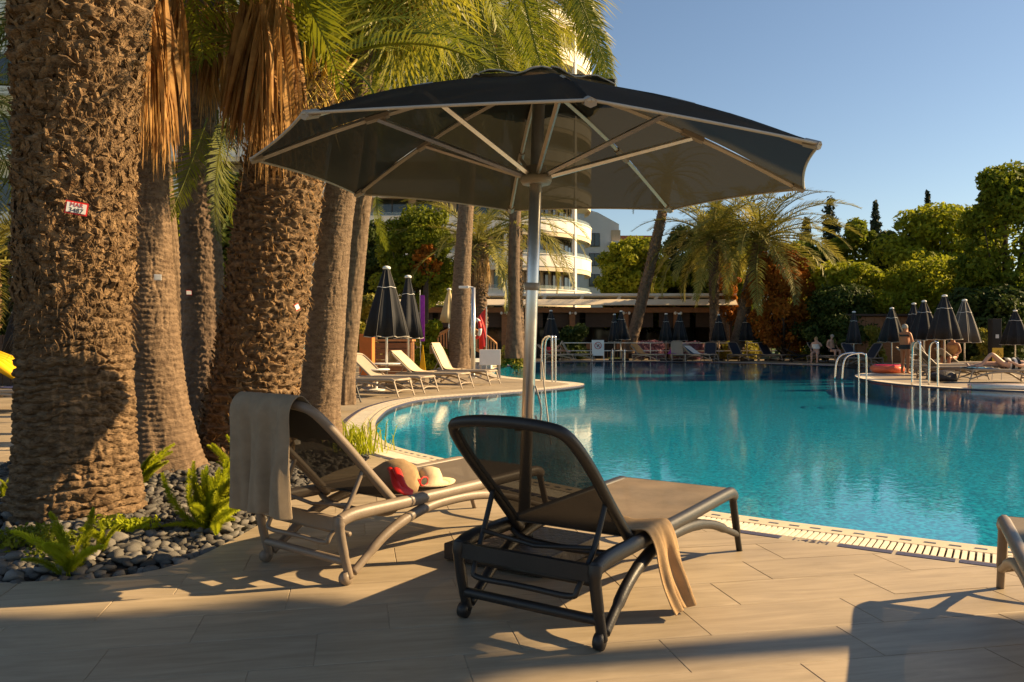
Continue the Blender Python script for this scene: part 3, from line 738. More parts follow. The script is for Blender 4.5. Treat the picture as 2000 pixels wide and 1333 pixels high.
# ---------------------------------------------------------------- the big open parasol
def parasol_open(label, apex, tilt, base, R0, rim_z, cx, cy, ph, baserz, group='open parasols'):
    """canopy centred on (cx, cy), rim height rim_z there, plane tilted by tilt=(sx, sy)"""
    t = thing('parasol', label, 'parasol', (base[0], base[1], 0), 0, group)
    o = Vector((base[0], base[1], 0)); n = 8
    def rim(k, r=1.0):
        a_ = ph+k*2*math.pi/n; x, y = R0*r*math.cos(a_), R0*r*math.sin(a_)
        return Vector((cx+x, cy+y, rim_z+tilt[0]*x+tilt[1]*y))-o
    A = Vector(apex)-o
    def rib(k, s): # straight rib from just under the apex to the rim, very slightly bowed
        p = A.lerp(rim(k), s); p.z += 0.05*math.sin(math.pi*s); return p
    can = MB(); seg = 12; per = 10
    for k in range(n):
        rows = []
        for i in range(seg+1):
            s = 0.20+0.80*i/seg
            a0, a1 = rib(k, s), rib(k+1, s)
            row = []
            for j in range(per+1):
                u = j/per; p = a0.lerp(a1, u); q = 4*u*(1-u)
                inn = A.lerp(p, 1-0.020*q*s*s); inn.z -= 0.018*q*math.sin(math.pi*s*.8)*s
                if i == seg: inn.z += 0.012*q
                inn.z += 0.004*math.sin(11*s+5*u+k)*s
                row.append(inn)
            rows.append(row)
        can.grid(rows)
    c_o = can.build('canopy', 'canopy', t, True)
    c_o['kind'] = 'stuff'; del c_o['kind']
    c_o.modifiers.new('weld', 'WELD').merge_threshold = 0.002
    # rim piping and valance pockets
    edge = MB()
    for k in range(n):
        pts = []
        for j in range(per+1):
            u = j/per; p = rim(k).lerp(rim(k+1), u); q = 4*u*(1-u)
            p = A.lerp(p, 1-0.020*q); p.z += -0.018*q*math.sin(math.pi*.8)+0.012*q-.002
            pts.append(p)
        MB().tube(pts, .0065, 6).build('hem', 'piping', c_o, True)
    # vent flap
    vent = MB()
    for k in range(n):
        rows = []
        for i in range(5):
            s = 0.0+0.32*i/4
            a0, a1 = rib(k, s), rib(k+1, s); row = []
            for j in range(7):
                u = j/6; q = 4*u*(1-u); p = a0.lerp(a1, u); p = A.lerp(p, 1-.05*q); p.z += .022+.014*math.sin(6.28*u*1.5+k)*(i/4)**2
                row.append(p)
            rows.append(row)
        vent.grid(rows)
    v_o = vent.build('vent_flap', 'canopy', t, True)
    for k in range(n):
        pts = []
        for j in range(9):
            u = j/8; q = 4*u*(1-u); p = rib(k, .32).lerp(rib(k+1, .32), u); p = A.lerp(p, 1-.05*q); p.z += .022+.014*math.sin(6.28*u*1.5+k); pts.append(p)
        MB().tube(pts, .004, 5).build('hem', 'piping', v_o, True)
    cap = MB().lathe([(.10, 0), (.098, .015), (.07, .035), (.02, .045)], 20, c=A+Vector((0, 0, .0)))
    cap.build('top_cap', 'plastic_grey', t, True)
    # pole
    B0 = Vector((0, 0, .10)); ax = (A-B0).normalized()
    hub = B0+ax*((rim_z+0.02-.10)/ax.z-.02)
    MB().tube([B0, B0.lerp(A, .5), A+ax*-.02], .0335, 18, up=(1, 0, 0)).build('pole', 'alu', t, True)
    hb = link('hub', MB().lathe([(.036, -.05), (.075, -.05), (.085, -.035), (.085, -.01), (.06, .0), (.055, .045), (.036, .05)], 20, c=hub).mesh('hub', 'plastic_grey', True), t)
    MB().tube([hub-ax*.62, hub-ax*.58], .040, 16).build('collar', 'plastic_grey', t, True)
    cr = B0+ax*.62
    MB().tube([cr+Vector((-.07, -.005, 0)), cr+Vector((-.03, 0, 0))], .028, 12).build('crank_knob', 'plastic_black', t, True)
    for k in range(n):
        dn = Vector((0, 0, -.018))
        side = (rim(k)-A).cross(Vector((0, 0, 1))).normalized()
        r_ = MB().tube([rib(k, s)+dn for s in np.linspace(.06, .985, 8)], .0135, 4, up=(0, 0, 1), flat=.9).build('rib', 'alu_dull', t)
        MB().tube([rib(k, .955)+dn, rib(k, .998)+dn*.6], .019, 6, up=(0, 0, 1), flat=1.3).build('end_pocket', 'plastic_grey', r_)
        j = rib(k, .57)+dn*1.6
        MB().tube([rib(k, .53)+dn*1.1, rib(k, .61)+dn*1.1], .021, 6, up=(0, 0, 1)).build('joint', 'plastic_grey', r_)
        od = (j-hub); od.z = 0; od.normalize()
        st = MB().tube([hub+od*.065+Vector((0, 0, -.005)), j], .0145, 4, up=(0, 0, 1), flat=.9).build('strut', 'alu', t)
    # pulley cord hanging beside the pole
    c0 = B0+ax*.72+Vector((.04, -.02, 0))
    MB().tube(arc_pts([c0+Vector((.035, 0, .25)), c0+Vector((.055, 0, .05)), c0+Vector((.075, 0, -.12)), c0+Vector((.085, 0, -.20))]), .004, 6).build('cord', 'piping', t, True)
    MB().tube(arc_pts([c0+Vector((.0, 0, .12)), c0+Vector((.03, 0, .0)), c0+Vector((.02, 0, -.10)), c0+Vector((.0, 0, -.04))]), .005, 6).build('cord', 'piping', t, True)
    bb = MB().box((0, 0, .056), (.62, .62, .088), baserz).build('base', 'base_black', t, bevel=.008)
    MB().lathe([(.055, .10), (.055, .13), (.04, .22), (.036, .22)], 16).build('pole_socket', 'plastic_black', t, True)
    for sx in (-1, 1):
        for sy in (-1, 1):
            q = Matrix.Rotation(baserz, 3, 'Z') @ Vector((sx*.25, sy*.25, .006))
            MB().lathe([(.03, -.006), (.03, .012)], 12, c=q).build('foot', 'plastic_black', t)
    return t
k_ = 1.10
ccx, ccy, crz = .1199*k_, 3.8825*k_, 1.2+(1.9965-1.2)*k_
parasol_open('large open dark grey parasol standing between the two front loungers', at(1054, 150, ccy), (-.036, .026), (.062, 4.36), 1.3589*k_, crz, ccx, ccy, R(-129.454), R(-33.5))
# ---------------------------------------------------------------- palms
def trunk_mesh(name, path, m, nu, nv, disp, origin):
    """path: list of (x, y, z, r)"""
    P = catmull(path, 12, closed=False)
    s = np.concatenate([[0], np.cumsum(np.linalg.norm(np.diff(P[:, :3], axis=0), axis=1))])
    t = np.linspace(0, s[-1], nv); Q = np.stack([np.interp(t, s, P[:, k]) for k in range(4)], 1)
    U, T = np.meshgrid(np.arange(nu)/nu, t)
    Rr = np.repeat(Q[:, 3:4], nu, 1)
    D, dz = disp(U, T, Rr)
    an = U*2*np.pi
    rad = Rr+D
    X = Q[:, 0:1]+rad*np.cos(an)-origin[0]; Y = Q[:, 1:2]+rad*np.sin(an)-origin[1]; Z = np.repeat(Q[:, 2:3], nu, 1)+dz-origin[2]
    V = np.stack([X, Y, Z], 2).reshape(-1, 3)
    i, j = np.meshgrid(np.arange(nv-1), np.arange(nu), indexing='ij'); j2 = (j+1) % nu
    F = np.stack([i*nu+j, i*nu+j2, (i+1)*nu+j2, (i+1)*nu+j], 2).reshape(-1, 4)
    return np_mesh(name, V, F, m, True), Q, t
def disp_scars(rowh, cells, amp, seed, rough=.006, wav=.5):
    """overlapping leaf scars in offset rows, each row a ledge with a ragged lip"""
    def f(U, T, Rr):
        wob = (noise2(U*9, T*5, seed, 9)-.5)*wav*1.1+(noise2(U*30, T*14, seed+1, 30)-.5)*wav*.55
        rr = T/rowh+wob; row = np.floor(rr).astype(int); fr = rr-row
        uu = U*cells+(row % 2)*.5+(noise2(U*14, T*9, seed+2, 14)-.5)*.5
        cid = np.floor(uu).astype(int) % cells; fu = uu-np.floor(uu)
        h = ((cid*7919+row*104729+seed*31) % 997)/997.0
        lip = np.clip(fr, 0, 1)**1.1*(1-np.clip((fr-.80)/.20, 0, 1)**1.5)
        side = 1-np.clip((np.abs(fu-.5)-.38)/.12, 0, 1)*.55
        d = amp*(lip*(.45+.9*h))*side
        d += rough*((noise2(U*60, T*30, seed+3, 60)-.5)*2+(noise2(U*140, T*75, seed+4, 140)-.5)*1.4)
        d += .012*(noise2(U*5, T*2, seed+7, 5)-.5)
        return d, (noise2(U*40, T*20, seed+5, 40)-.5)*rowh*.5
    return f
def disp_rings(ringh, amp, seed, vert=0.012, rootz=0.6):
    """fine leaf-scar rings broken by vertical cracks, ridged at the foot"""
    def f(U, T, Rr):
        w = (noise2(U*6, T*3, seed, 6)-.5)*1.2+(noise2(U*24, T*9, seed+9, 24)-.5)*.8
        rr = T/ringh+w; fr = rr-np.floor(rr)
        d = amp*np.abs(np.sin(np.pi*fr))**.7
        v = noise2(U*46+(noise2(U*9, T*7, seed+3, 9)-.5)*2, T*7, seed+1, 46); v2 = noise2(U*100, T*16, seed+2, 100)
        d += -vert*np.clip(.42-v, 0, 1)*2.2-vert*.6*np.clip(.40-v2, 0, 1)
        foot = np.clip(1-T/rootz, 0, 1)
        d += foot*.03*(noise2(U*32, T*2.2, seed+5, 32)-.5)*2
        d += .004*(noise2(U*80, T*40, seed+6, 80)-.5)*2
        return d, np.zeros_like(T)
    return f
def boots(Q, t, t0, t1, origin, n, size, seed, out=.5, m='boot'):
    """chopped leaf bases standing off the trunk in a spiral, one ragged mass"""
    rg = np.random.default_rng(seed); V = []; F = []
    for k in range(n):
        s = t0+(t1-t0)*(k+rg.random())/n; a = k*2.39996+rg.normal()*.1
        c = np.array([np.interp(s, t, Q[:, i]) for i in range(4)])
        r = c[3]*1.02
        nrm = np.array([math.cos(a), math.sin(a), 0]); tan = np.array([-math.sin(a), math.cos(a), 0]); up = np.array([0, 0, 1.0])
        L = size*rg.uniform(.6, 1.35); w = size*rg.uniform(.45, .8); th = size*rg.uniform(.07, .20)
        o_ = out*rg.uniform(.5, 1.3); tilt = rg.normal()*.35
        ax = up*math.cos(o_)+nrm*math.sin(o_)+tan*math.sin(tilt); ax /= np.linalg.norm(ax)
        sd = np.cross(ax, nrm); sd /= np.linalg.norm(sd); nn = np.cross(sd, ax)
        if nn @ nrm < 0: nn = -nn
        base = c[:3]-np.array(origin)+nrm*r-ax*L*.35
        prof = [(0, 1.0, .0), (.45, .85, .6), (.8, .6, .9), (1.0, .45*rg.uniform(.5, 1.2), .55)]
        o = len(V)
        for (l, ww, hh) in prof:
            jit = rg.normal(size=3)*size*.085
            q = base+ax*L*l+jit
            V += [q-sd*w*ww*.5, q+nn*th*hh+sd*w*.1*rg.normal()*.5, q+sd*w*ww*.5, q-nn*th*.5]
        for i in range(3):
            for j in range(4): F.append((o+i*4+j, o+i*4+(j+1) % 4, o+(i+1)*4+(j+1) % 4, o+(i+1)*4+j))
        F.append((o+12, o+13, o+14, o+15))
    return np_mesh('leaf_bases', V, F, m)
def fibres(Q, t, t0, t1, origin, n, ln, seed, m='boot', w=.004):
    rg = np.random.default_rng(seed); V = []; F = []
    for k in range(n):
        s = rg.uniform(t0, t1); a = rg.uniform(0, 6.283)
        c = np.array([np.interp(s, t, Q[:, i]) for i in range(4)])
        nrm = np.array([math.cos(a), math.sin(a), 0]); tan = np.array([-math.sin(a), math.cos(a), 0])
        p = c[:3]-np.array(origin)+nrm*c[3]*1.0; d = nrm*rg.uniform(.3, 1)+np.array([0, 0, rg.normal()*.8])+tan*rg.normal()*.7; d /= np.linalg.norm(d)
        L = ln*rg.uniform(.4, 1.4); q = p+d*L*.6; e = p+d*L+np.array([0, 0, -.3*L])
        sd = np.cross(d, [0, 0, 1.0]); sd = sd/(np.linalg.norm(sd)+1e-6)*w
        o = len(V); V += [p-sd, p+sd, q+sd, q-sd, q-sd, q+sd, e+sd*.3, e-sd*.3]; F += [(o, o+1, o+2, o+3), (o+4, o+5, o+6, o+7)]
    return np_mesh('fibres', V, F, m)

def feather(L, pairs, droop, lw, seed, m, width=.020, lift=.35, hang=.35):
    """pinnate palm leaf: starts at the origin along +X, arches down; leaflets left and right"""
    rg = np.random.default_rng(seed); n = 24; pts = [np.zeros(3)]; th = 0.0
    for i in range(1, n+1):
        th = -droop*(i/n)**1.4
        pts.append(pts[-1]+np.array([math.cos(th), 0.012*math.sin(i*.5+seed), math.sin(th)])*L/n)
    pts = np.array(pts)
    mb = MB(); mb.tube(pts, list(np.linspace(.022, .004, n+1)*(L/2.6)), 4)
    V = []; F3 = []
    for i in range(pairs):
        t = .10+.89*(i+.5)/pairs; k = t*n; a = int(min(k, n-1)); f = k-a; p = pts[a]*(1-f)+pts[min(a+1, n)]*f
        tg = pts[min(a+1, n)]-pts[a]; tg /= np.linalg.norm(tg)
        up = np.cross(tg, [0, 1, 0]); up /= np.linalg.norm(up)
        if up[2] < 0: up = -up
        ll = lw*(math.sin(math.pi*min(1, .16+.80*t))**.7)
        for s in (-1, 1):
            d = np.array([0, s, 0])*1.0+tg*(.55+.7*t)+up*(lift*rg.uniform(.3, 1.4))+rg.normal(size=3)*.10; d /= np.linalg.norm(d)
            l = ll*rg.uniform(.8, 1.12); mid = p+d*l*.5; d2 = d+np.array([0, 0, -hang*rg.uniform(.5, 1.5)]); d2 /= np.linalg.norm(d2); tip = mid+d2*l*.5
            wv = np.cross(d, up); wv /= np.linalg.norm(wv)+1e-9; wv = wv*width*rg.uniform(.7, 1.1)
            o = len(mb.v); mb.v += [tuple(p-wv*.35), tuple(p+wv*.35), tuple(mid+wv*.6), tuple(mid-wv*.6), tuple(tip)]
            mb.f += [(o, o+1, o+2, o+3), (o+3, o+2, o+4)]
    return mb.mesh('frond', m)
def fan(Lp, Ls, n, spread, seed, m, drop=.5, width=.032):
    """palmate leaf: petiole along +X then segments fanning out in a shallow fold, tips drooping"""
    rg = np.random.default_rng(seed); mb = MB()
    pts = [np.array([Lp*i/6, 0, -.06*Lp*(i/6)**2]) for i in range(7)]
    mb.tube(pts, list(np.linspace(.020, .010, 7)), 4); e = pts[-1]
    for i in range(n):
        u = (i+.5)/n*2-1; a = u*spread; l = Ls*(1-.30*abs(u)**2)*rg.uniform(.85, 1.1)
        d = np.array([math.cos(a), math.sin(a), .25*abs(u)-.05+rg.normal()*.05]); d /= np.linalg.norm(d)
        wv = np.cross(d, [0, 0, 1.0]); wv = wv/np.linalg.norm(wv)*width
        q = [e, e+d*l*.42]
        g1 = d+np.array([0, 0, -drop*rg.uniform(.5, 1.3)]); g1 /= np.linalg.norm(g1); q.append(q[-1]+g1*l*.28)
        g2 = g1+np.array([0, 0, -drop*rg.uniform(1.0, 2.6)]); g2 /= np.linalg.norm(g2); q.append(q[-1]+g2*l*.30)
        ws = [.10, 1.0, .75, .08]; o = len(mb.v)
        for p, w in zip(q, ws): mb.v += [tuple(p-wv*w*.5), tuple(p+wv*w*.5)]
        mb.f += [(o, o+1, o+3, o+2), (o+2, o+3, o+5, o+4), (o+4, o+5, o+7, o+6)]
    return mb.mesh('frond', m)
def dead_fan(Ln, n, spread, seed, m, width=.035):
    """withered fan leaf hanging down from the origin along -Z: folded ribbons with split ends"""
    rg = np.random.default_rng(seed); mb = MB()
    mb.tube([(0, 0, 0), (.02, 0, -.12*Ln), (.03, .01, -.25*Ln)], [.02, .016, .010], 5)
    for i in range(n):
        a = rg.uniform(-1, 1)*spread; b = rg.normal()*.10; l = Ln*rg.uniform(.70, 1.08)
        p = np.array([rg.normal()*.012, rg.normal()*.02, -Ln*rg.uniform(.02, .16)])
        d = np.array([b, math.sin(a), -math.cos(a)]); face = rg.uniform(0, 3.14)
        wv = np.array([math.sin(face), math.cos(face), 0])*width*rg.uniform(.4, 1.2)
        o = len(mb.v); k = 6
        for j in range(k+1):
            t = j/k; sw = .02*math.sin(5*t+i)
            q = p+d*l*t+np.array([sw, .6*sw, 0]); w = (.25+.75*min(1, 3*t))*(1-max(0, t-.55)/.45*.92)
            mb.v += [tuple(q-wv*w*.5), tuple(q+wv*w*.5)]
            d = d+np.array([0, -.04*math.sin(a), -.02]); d /= np.linalg.norm(d)
        mb.f += [(o+2*j, o+2*j+1, o+2*j+3, o+2*j+2) for j in range(k)]
    return mb.mesh('dead_frond', m, False)
def put(me, parent, loc, az, el, roll=0.0, scale=1.0, name='frond'):
    o = link(name, me, parent); o.location = loc; o.rotation_euler = (roll, -el, az); o.scale = (scale,)*3
    return o
def ppath(pix, d, lean=0.0):
    """pixel centreline [(px, py, width px)] at distance d -> (x, y, z, r) relative to world"""
    out = []
    for i, (px, py, w) in enumerate(pix):
        q = at(px, py, d+lean*i); out.append((q.x, q.y, q.z, w*q.y/FPX/2))
    return out

FE_G = [feather(2.9, 64, 1.5, .50, i, 'frond') for i in range(3)]
FE_D = [feather(3.0, 56, 1.3, .48, 10+i, 'frond_dark') for i in range(3)]
FE_O = [feather(3.6, 46, 1.35, .55, 20+i, 'frond_olive', width=.034) for i in range(3)]
FE_H = [feather(2.0, 60, .5, .40, 30+i, 'frond', width=.018, lift=.1, hang=.5) for i in range(2)]
FA = [fan(.9, 1.15, 34, 1.75, 40+i, 'fan') for i in range(3)]
FA_D = [fan(.9, 1.10, 32, 1.6, 50+i, 'frond') for i in range(2)]
FA_Y = [fan(.8, 1.0, 30, 1.6, 60+i, 'fan_yellow', drop=.9) for i in range(2)]
DF = [dead_fan(1.25, 60, .22, 70+i, 'dead') for i in range(3)]
DF_P = [dead_fan(1.1, 46, .22, 80+i, 'dead_pale') for i in range(2)]

def palm_thing(label, path, group=None):
    b = path[0]
    t = thing('palm_tree', label, 'palm tree', (b[0], b[1], b[2]), 0, group); return t, (b[0], b[1], b[2])
GP = 'palm trees around the pool'
# 1: the thick rough palm at the left edge
p = ppath([(148, 1062, 275), (147, 1030, 258), (148, 980, 238), (148, 900, 214), (147, 780, 199), (146, 600, 193), (148, 400, 194), (151, 200, 198), (158, 40, 228), (160, -200, 250), (162, -430, 200)], 5.3)
t1, o1 = palm_thing('massive rough-barked palm trunk at the left edge, small red-edged tag on it', p, GP)
def d_mix(U, T, Rr):
    wob = (noise2(U*5, T*3.5, 3, 5)-.5)*2.0+(noise2(U*14, T*7, 4, 14)-.5)*.9+(noise2(U*50, T*16, 14, 50)-.5)*.45
    rr = T/.056+wob; row = np.floor(rr).astype(int); fr = rr-row
    uu = U*7+(row*.618) % 1.0+(noise2(U*20, T*12, 8, 20)-.5)*.25; cid = np.floor(uu).astype(int) % 7; fu = uu-np.floor(uu)
    h = ((cid*7919+row*104729) % 997)/997.0
    crack = np.exp(-(fr/.13)**2)+np.exp(-((1-fr)/.09)**2)
    cs = np.exp(-((np.abs(fu-.5)-.5)/.03)**2)
    a = .020*(.25+h)*np.sin(np.pi*np.clip(fr, 0, 1))**.5*(.45+.55*fr)-.022*crack*(.1+1.3*noise2(U*9, T*14, 9, 9))-.006*cs
    a = a+.013*(noise2(U*110, T*14, 10, 110)-.5)*2+.008*(noise2(U*220, T*80, 11, 220)-.5)*2+.030*(noise2(U*5, T*2, 12, 5)-.5)
    za = (noise2(U*40, T*20, 13, 40)-.5)*.03
    b, zb = disp_scars(.115, 12, .075, 5, rough=.016, wav=.5)(U, T, Rr); b = b-.02
    k = np.clip((T-1.75)/.9, 0, 1)
    return a*(1-k)+b*k, za*(1-k)+zb*k
me, Q1, tt1 = trunk_mesh('trunk', p, 'bark_phoenix', 300, 760, d_mix, o1)
tr = link('trunk', me, t1)
tag(link('leaf_bases', boots(Q1, tt1, 1.6, 4.9, o1, 2600, .105, 5, out=.45), tr), kind='stuff')
tag(link('fibres', fibres(Q1, tt1, 1.3, 4.9, o1, 9000, .085, 6, 'boot', .0026), tr), kind='stuff')
top = Vector(Q1[-1][:3])-Vector(o1)
for k in range(26):
    put(FE_G[k % 3], t1, top+Vector((0, 0, -.1)), k*2.4, R(68-3.0*k*.9), random.uniform(-.3, .3))
# 2: ringed palm leaning left behind it
p = ppath([(322, 935, 185), (318, 915, 160), (312, 870, 138), (305, 780, 112), (296, 650, 98), (288, 500, 88), (282, 350, 82), (276, 150, 78), (270, -80, 76), (268, -300, 72)], 7.0)
t2, o2 = palm_thing('grey ringed palm trunk with a flared foot, behind the massive palm', p, GP)
me, Q2, tt2 = trunk_mesh('trunk', p, 'bark_smooth', 200, 460, disp_rings(.045, .015, 11, .012, .8), o2); link('trunk', me, t2)
top2 = Vector(Q2[-1][:3])-Vector(o2)
for k in range(16): put(FA_D[k % 2], t2, top2, k*2.4, R(60-5*k), random.uniform(-.5, .5))
for (px, py, d, sc, az) in [(302, -6, 6.35, 1.0, .2), (325, -4, 6.5, .95, 1.1), (290, -30, 6.3, .98, -.4), (345, -40, 6.6, 1.0, 2.0), (315, -60, 6.4, 1.12, .7), (330, 10, 6.8, 1.0, 2.6)]:
    q = at(px, py, d)-Vector(o2); o = link('dead_frond', DF[random.randrange(3)], t2); o.location = q; o.rotation_euler = (random.uniform(.02, .12), random.uniform(-.10, .02), az*.25+1.57); o.scale = (sc,)*3
# 3: thin dark trunk behind
p = ppath([(382, 835, 60), (378, 810, 48), (364, 740, 40), (346, 620, 36), (331, 480, 33), (318, 330, 32), (306, 150, 30), (296, -60, 30)], 10.3)
t3, o3 = palm_thing('thin shaded palm trunk leaning left behind the grey ringed palm', p, GP)
me, Q3, tt3 = trunk_mesh('trunk', p, 'bark_smooth', 90, 240, disp_rings(.06, .006, 21, .012, .5), o3); link('trunk', me, t3)
for k in range(14): put(FA[k % 3], t3, Vector(Q3[-1][:3])-Vector(o3), k*2.4, R(55-6*k))
# 4: dark leaning trunk between
p = ppath([(404, 850, 90), (402, 790, 80), (398, 700, 76), (396, 600, 76), (393, 480, 74), (388, 350, 70), (384, 200, 70), (380, 40, 72), (378, -80, 70)], 9.3)
t4, o4 = palm_thing('dark palm trunk standing between the ringed palm and the shaggy palm', p, GP)
me, Q4, tt4 = trunk_mesh('trunk', p, 'bark_dark', 130, 320, disp_scars(.07, 8, .026, 23, .006, .8), o4); link('trunk', me, t4)
for k in range(15): put(FE_D[k % 3], t4, Vector(Q4[-1][:3])-Vector(o4), k*2.4+.3, R(50-5.2*k), random.uniform(-.3, .3))
for (px, py, d, sc, az) in [(400, 0, 8.9, 1.0, .3), (430, -40, 8.8, 1.2, 1.0), (452, 0, 8.6, 1.15, .2), (380, -30, 8.7, .9, 2.2)]:
    o = link('dead_frond', DF[random.randrange(3)], t4); o.location = at(px, py, d)-Vector(o4); o.rotation_euler = (.05, -.05, az); o.scale = (sc,)*3
# green frond hanging between the trunks
for (px, py, d, sc, az, el) in [(452, 205, 8.4, .80, -2.2, -72), (425, 215, 8.8, .78, -1.2, -80), (405, 230, 8.5, .6, 3.0, -70)]:
    put(FE_H[0], t4, at(px, py, d)-Vector(o4), az, R(el), 1.2, sc)
# 5: shaggy palm leaning right
p = ppath([(470, 925, 195), (473, 895, 182), (480, 850, 170), (495, 760, 158), (512, 650, 150), (526, 540, 146), (543, 420, 146), (556, 320, 140), (575, 230, 122), (598, 150, 100)], 7.7)
t5, o5 = palm_thing('shaggy brown palm leaning right under the edge of the open parasol', p, GP)
me, Q5, tt5 = trunk_mesh('trunk', p, 'bark_phoenix', 180, 360, disp_scars(.085, 11, .05, 31, .012, .8), o5); tr = link('trunk', me, t5)
tag(link('leaf_bases', boots(Q5, tt5, .1, tt5[-1], o5, 1500, .105, 32, out=.62), tr), kind='stuff')
tag(link('fibres', fibres(Q5, tt5, .1, tt5[-1], o5, 3200, .085, 33, 'dead', .0025), tr), kind='stuff')
top5 = Vector(Q5[-1][:3])-Vector(o5)
for k in range(20):
    put(FE_G[k % 3], t5, top5+Vector((0, 0, .05)), k*2.4+.5, R(82-3.4*k), random.uniform(-.4, .4), random.uniform(.8, 1.0))
for k in range(26):
    a_ = k*2.4; l = random.uniform(.25, .6); e = random.uniform(.3, 1.3)
    d = Vector((math.cos(a_)*math.cos(e), math.sin(a_)*math.cos(e), math.sin(e))); b0 = top5+Vector((math.cos(a_)*.16, math.sin(a_)*.16, -.15))
    MB().tube([b0, b0+d*l*.5, b0+d*l+Vector((0, 0, .05))], [.035, .022, .012], 5, flat=.5).build('petiole', 'petiole', t5)
tag(link('spines', fibres(Q5, tt5, tt5[-1]-.45, tt5[-1], o5, 500, .34, 35, 'petiole', .005), t5), kind='stuff')
for k, (px, py, d, sc) in enumerate([(505, -30, 7.1, 1.15), (525, -20, 7.0, 1.20), (545, -5, 7.1, 1.12), (488, -40, 7.2, 1.1), (515, 10, 6.9, 1.05), (560, -10, 7.2, 1.05), (535, -60, 7.0, 1.3), (478, 0, 7.3, 1.0)]):
    o = link('dead_frond', DF[k % 3], t5); o.location = at(px, py, d)-Vector(o5); o.rotation_euler = (random.uniform(-.02, .08), random.uniform(-.05, .05), 1.57+random.uniform(-.4, .4)); o.scale = (sc,)*3
# 6: smooth palm leaning right, 7: its twin behind
p = ppath([(622, 868, 98), (622, 840, 88), (624, 800, 78), (632, 700, 74), (644, 560, 66), (656, 440, 62), (672, 330, 58), (690, 220, 54), (708, 100, 50), (722, -20, 48), (732, -120, 48)], 9.6)
t6, o6 = palm_thing('smooth grey-brown palm trunk leaning right behind the towel-draped lounger', p, GP)
me, Q6, tt6 = trunk_mesh('trunk', p, 'bark_smooth', 150, 420, disp_rings(.040, .010, 41, .008, .5), o6); link('trunk', me, t6)
top6 = Vector(Q6[-1][:3])-Vector(o6)
for k in range(40): put(FA[k % 3], t6, top6+Vector((0, 0, .1)), k*2.4+.2, R(55-3.4*k), random.uniform(-.5, .5), random.uniform(.9, 1.2))
for k in range(7): put(FA_Y[k % 2], t6, top6, k*.9+.1, R(-55-3*k), random.uniform(-.4, .4), .9)
p = ppath([(668, 790, 52), (672, 720, 44), (684, 600, 42), (698, 470, 38), (708, 380, 36), (724, 240, 33), (742, 90, 31), (756, -60, 31)], 13.0)
t7, o7 = palm_thing('slimmer palm trunk close behind the smooth leaning palm', p, GP)
me, Q7, tt7 = trunk_mesh('trunk', p, 'bark_smooth', 90, 260, disp_rings(.05, .006, 43, .012, .5), o7); link('trunk', me, t7)
top7 = Vector(Q7[-1][:3])-Vector(o7)
for k in range(30): put(FE_G[k % 3], t7, top7+Vector((0, 0, .1)), k*2.4+.9, R(65-4.2*k), random.uniform(-.3, .3), random.uniform(.95, 1.2))
# feather fronds and yellow strips hanging right behind the parasol's left half
for (px, py, d, sc, az, el) in [(735, 370, 12.2, .48, -1.4, -80), (1100, -60, 12.0, .95, -.5, -62), (1060, -80, 12.5, 1.0, -.4, -55), (860, 30, 12, 1.1, .1, -60), (940, 20, 13, 1.1, -.5, -70), (800, 40, 12, 1.1, -.2, -60), (900, -40, 12.5, 1.2, -.6, -72), (985, -20, 12.8, 1.0, -.2, -66), (765, 60, 11.6, 1.0, .2, -58), (830, 90, 12.6, 1.0, -.1, -75), (1120, -90, 12.2, 1.1, -.9, -75), (1040, -50, 13.2, 1.1, -.7, -78), (1075, -110, 12.6, 1.3, -.2, -60), (1010, -60, 12.0, 1.1, -1.1, -70), (930, 60, 13.5, 1.0, -.8, -80), (870, -20, 11.8, 1.2, -.3, -66)]:
    put(FE_H[1], t7, at(px, py, d)-Vector(o7), az, R(el), .9, sc)

# 8: tall fan palm standing past the near arm of the pool
p = ppath([(893, 722, 58), (894, 712, 50), (896, 690, 44), (899, 620, 38), (903, 520, 33), (910, 410, 29), (918, 280, 27), (928, 150, 26), (936, 60, 26)], 27.0)
t8, o8 = palm_thing('tall straight palm trunk beyond the far row of taupe loungers', p, GP)
me, Q8, tt8 = trunk_mesh('trunk', p, 'bark_smooth', 70, 260, disp_rings(.10, .012, 47, .02, .5), o8); link('trunk', me, t8)
top8 = Vector(Q8[-1][:3])-Vector(o8)
for k in range(34): put(FA[k % 3], t8, top8+Vector((0, 0, .3)), k*2.4, R(60-4.0*k), random.uniform(-.5, .5), random.uniform(1.5, 2.0))
for k in range(26):
    a_ = k*2.4; o = link('dead_frond', (DF+DF_P)[k % 5], t8); o.location = top8+Vector((math.cos(a_)*.5, math.sin(a_)*.5, .1-.08*k)); o.rotation_euler = (0, 0, a_); o.scale = (1.7,)*3
# 9: second tall fan palm whose green skirt shows above the parasol
p = ppath([(1005, 700, 40), (1004, 600, 24), (1004, 500, 22), (1010, 330, 21), (1020, 150, 20), (1026, 40, 20)], 30.0)
t9, o9 = palm_thing('dark slender palm trunk rising behind the parasol pole in front of the hotel', p, GP)
me, Q9, tt9 = trunk_mesh('trunk', p, 'bark_dark', 60, 200, disp_rings(.10, .012, 49, .02, .5), o9); link('trunk', me, t9)
top9 = Vector(Q9[-1][:3])-Vector(o9)
for k in range(34): put(FA[k % 3], t9, top9+Vector((0, 0, .3)), k*2.4+1, R(55-4.0*k), random.uniform(-.5, .5), random.uniform(1.5, 1.9))
for k in range(10):
    a_ = k*2.4; o = link('dead_frond', (DF+DF_P)[k % 5], t9); o.location = top9+Vector((math.cos(a_)*.5, math.sin(a_)*.5, -.08*k)); o.rotation_euler = (0, 0, a_); o.scale = (1.6,)*3

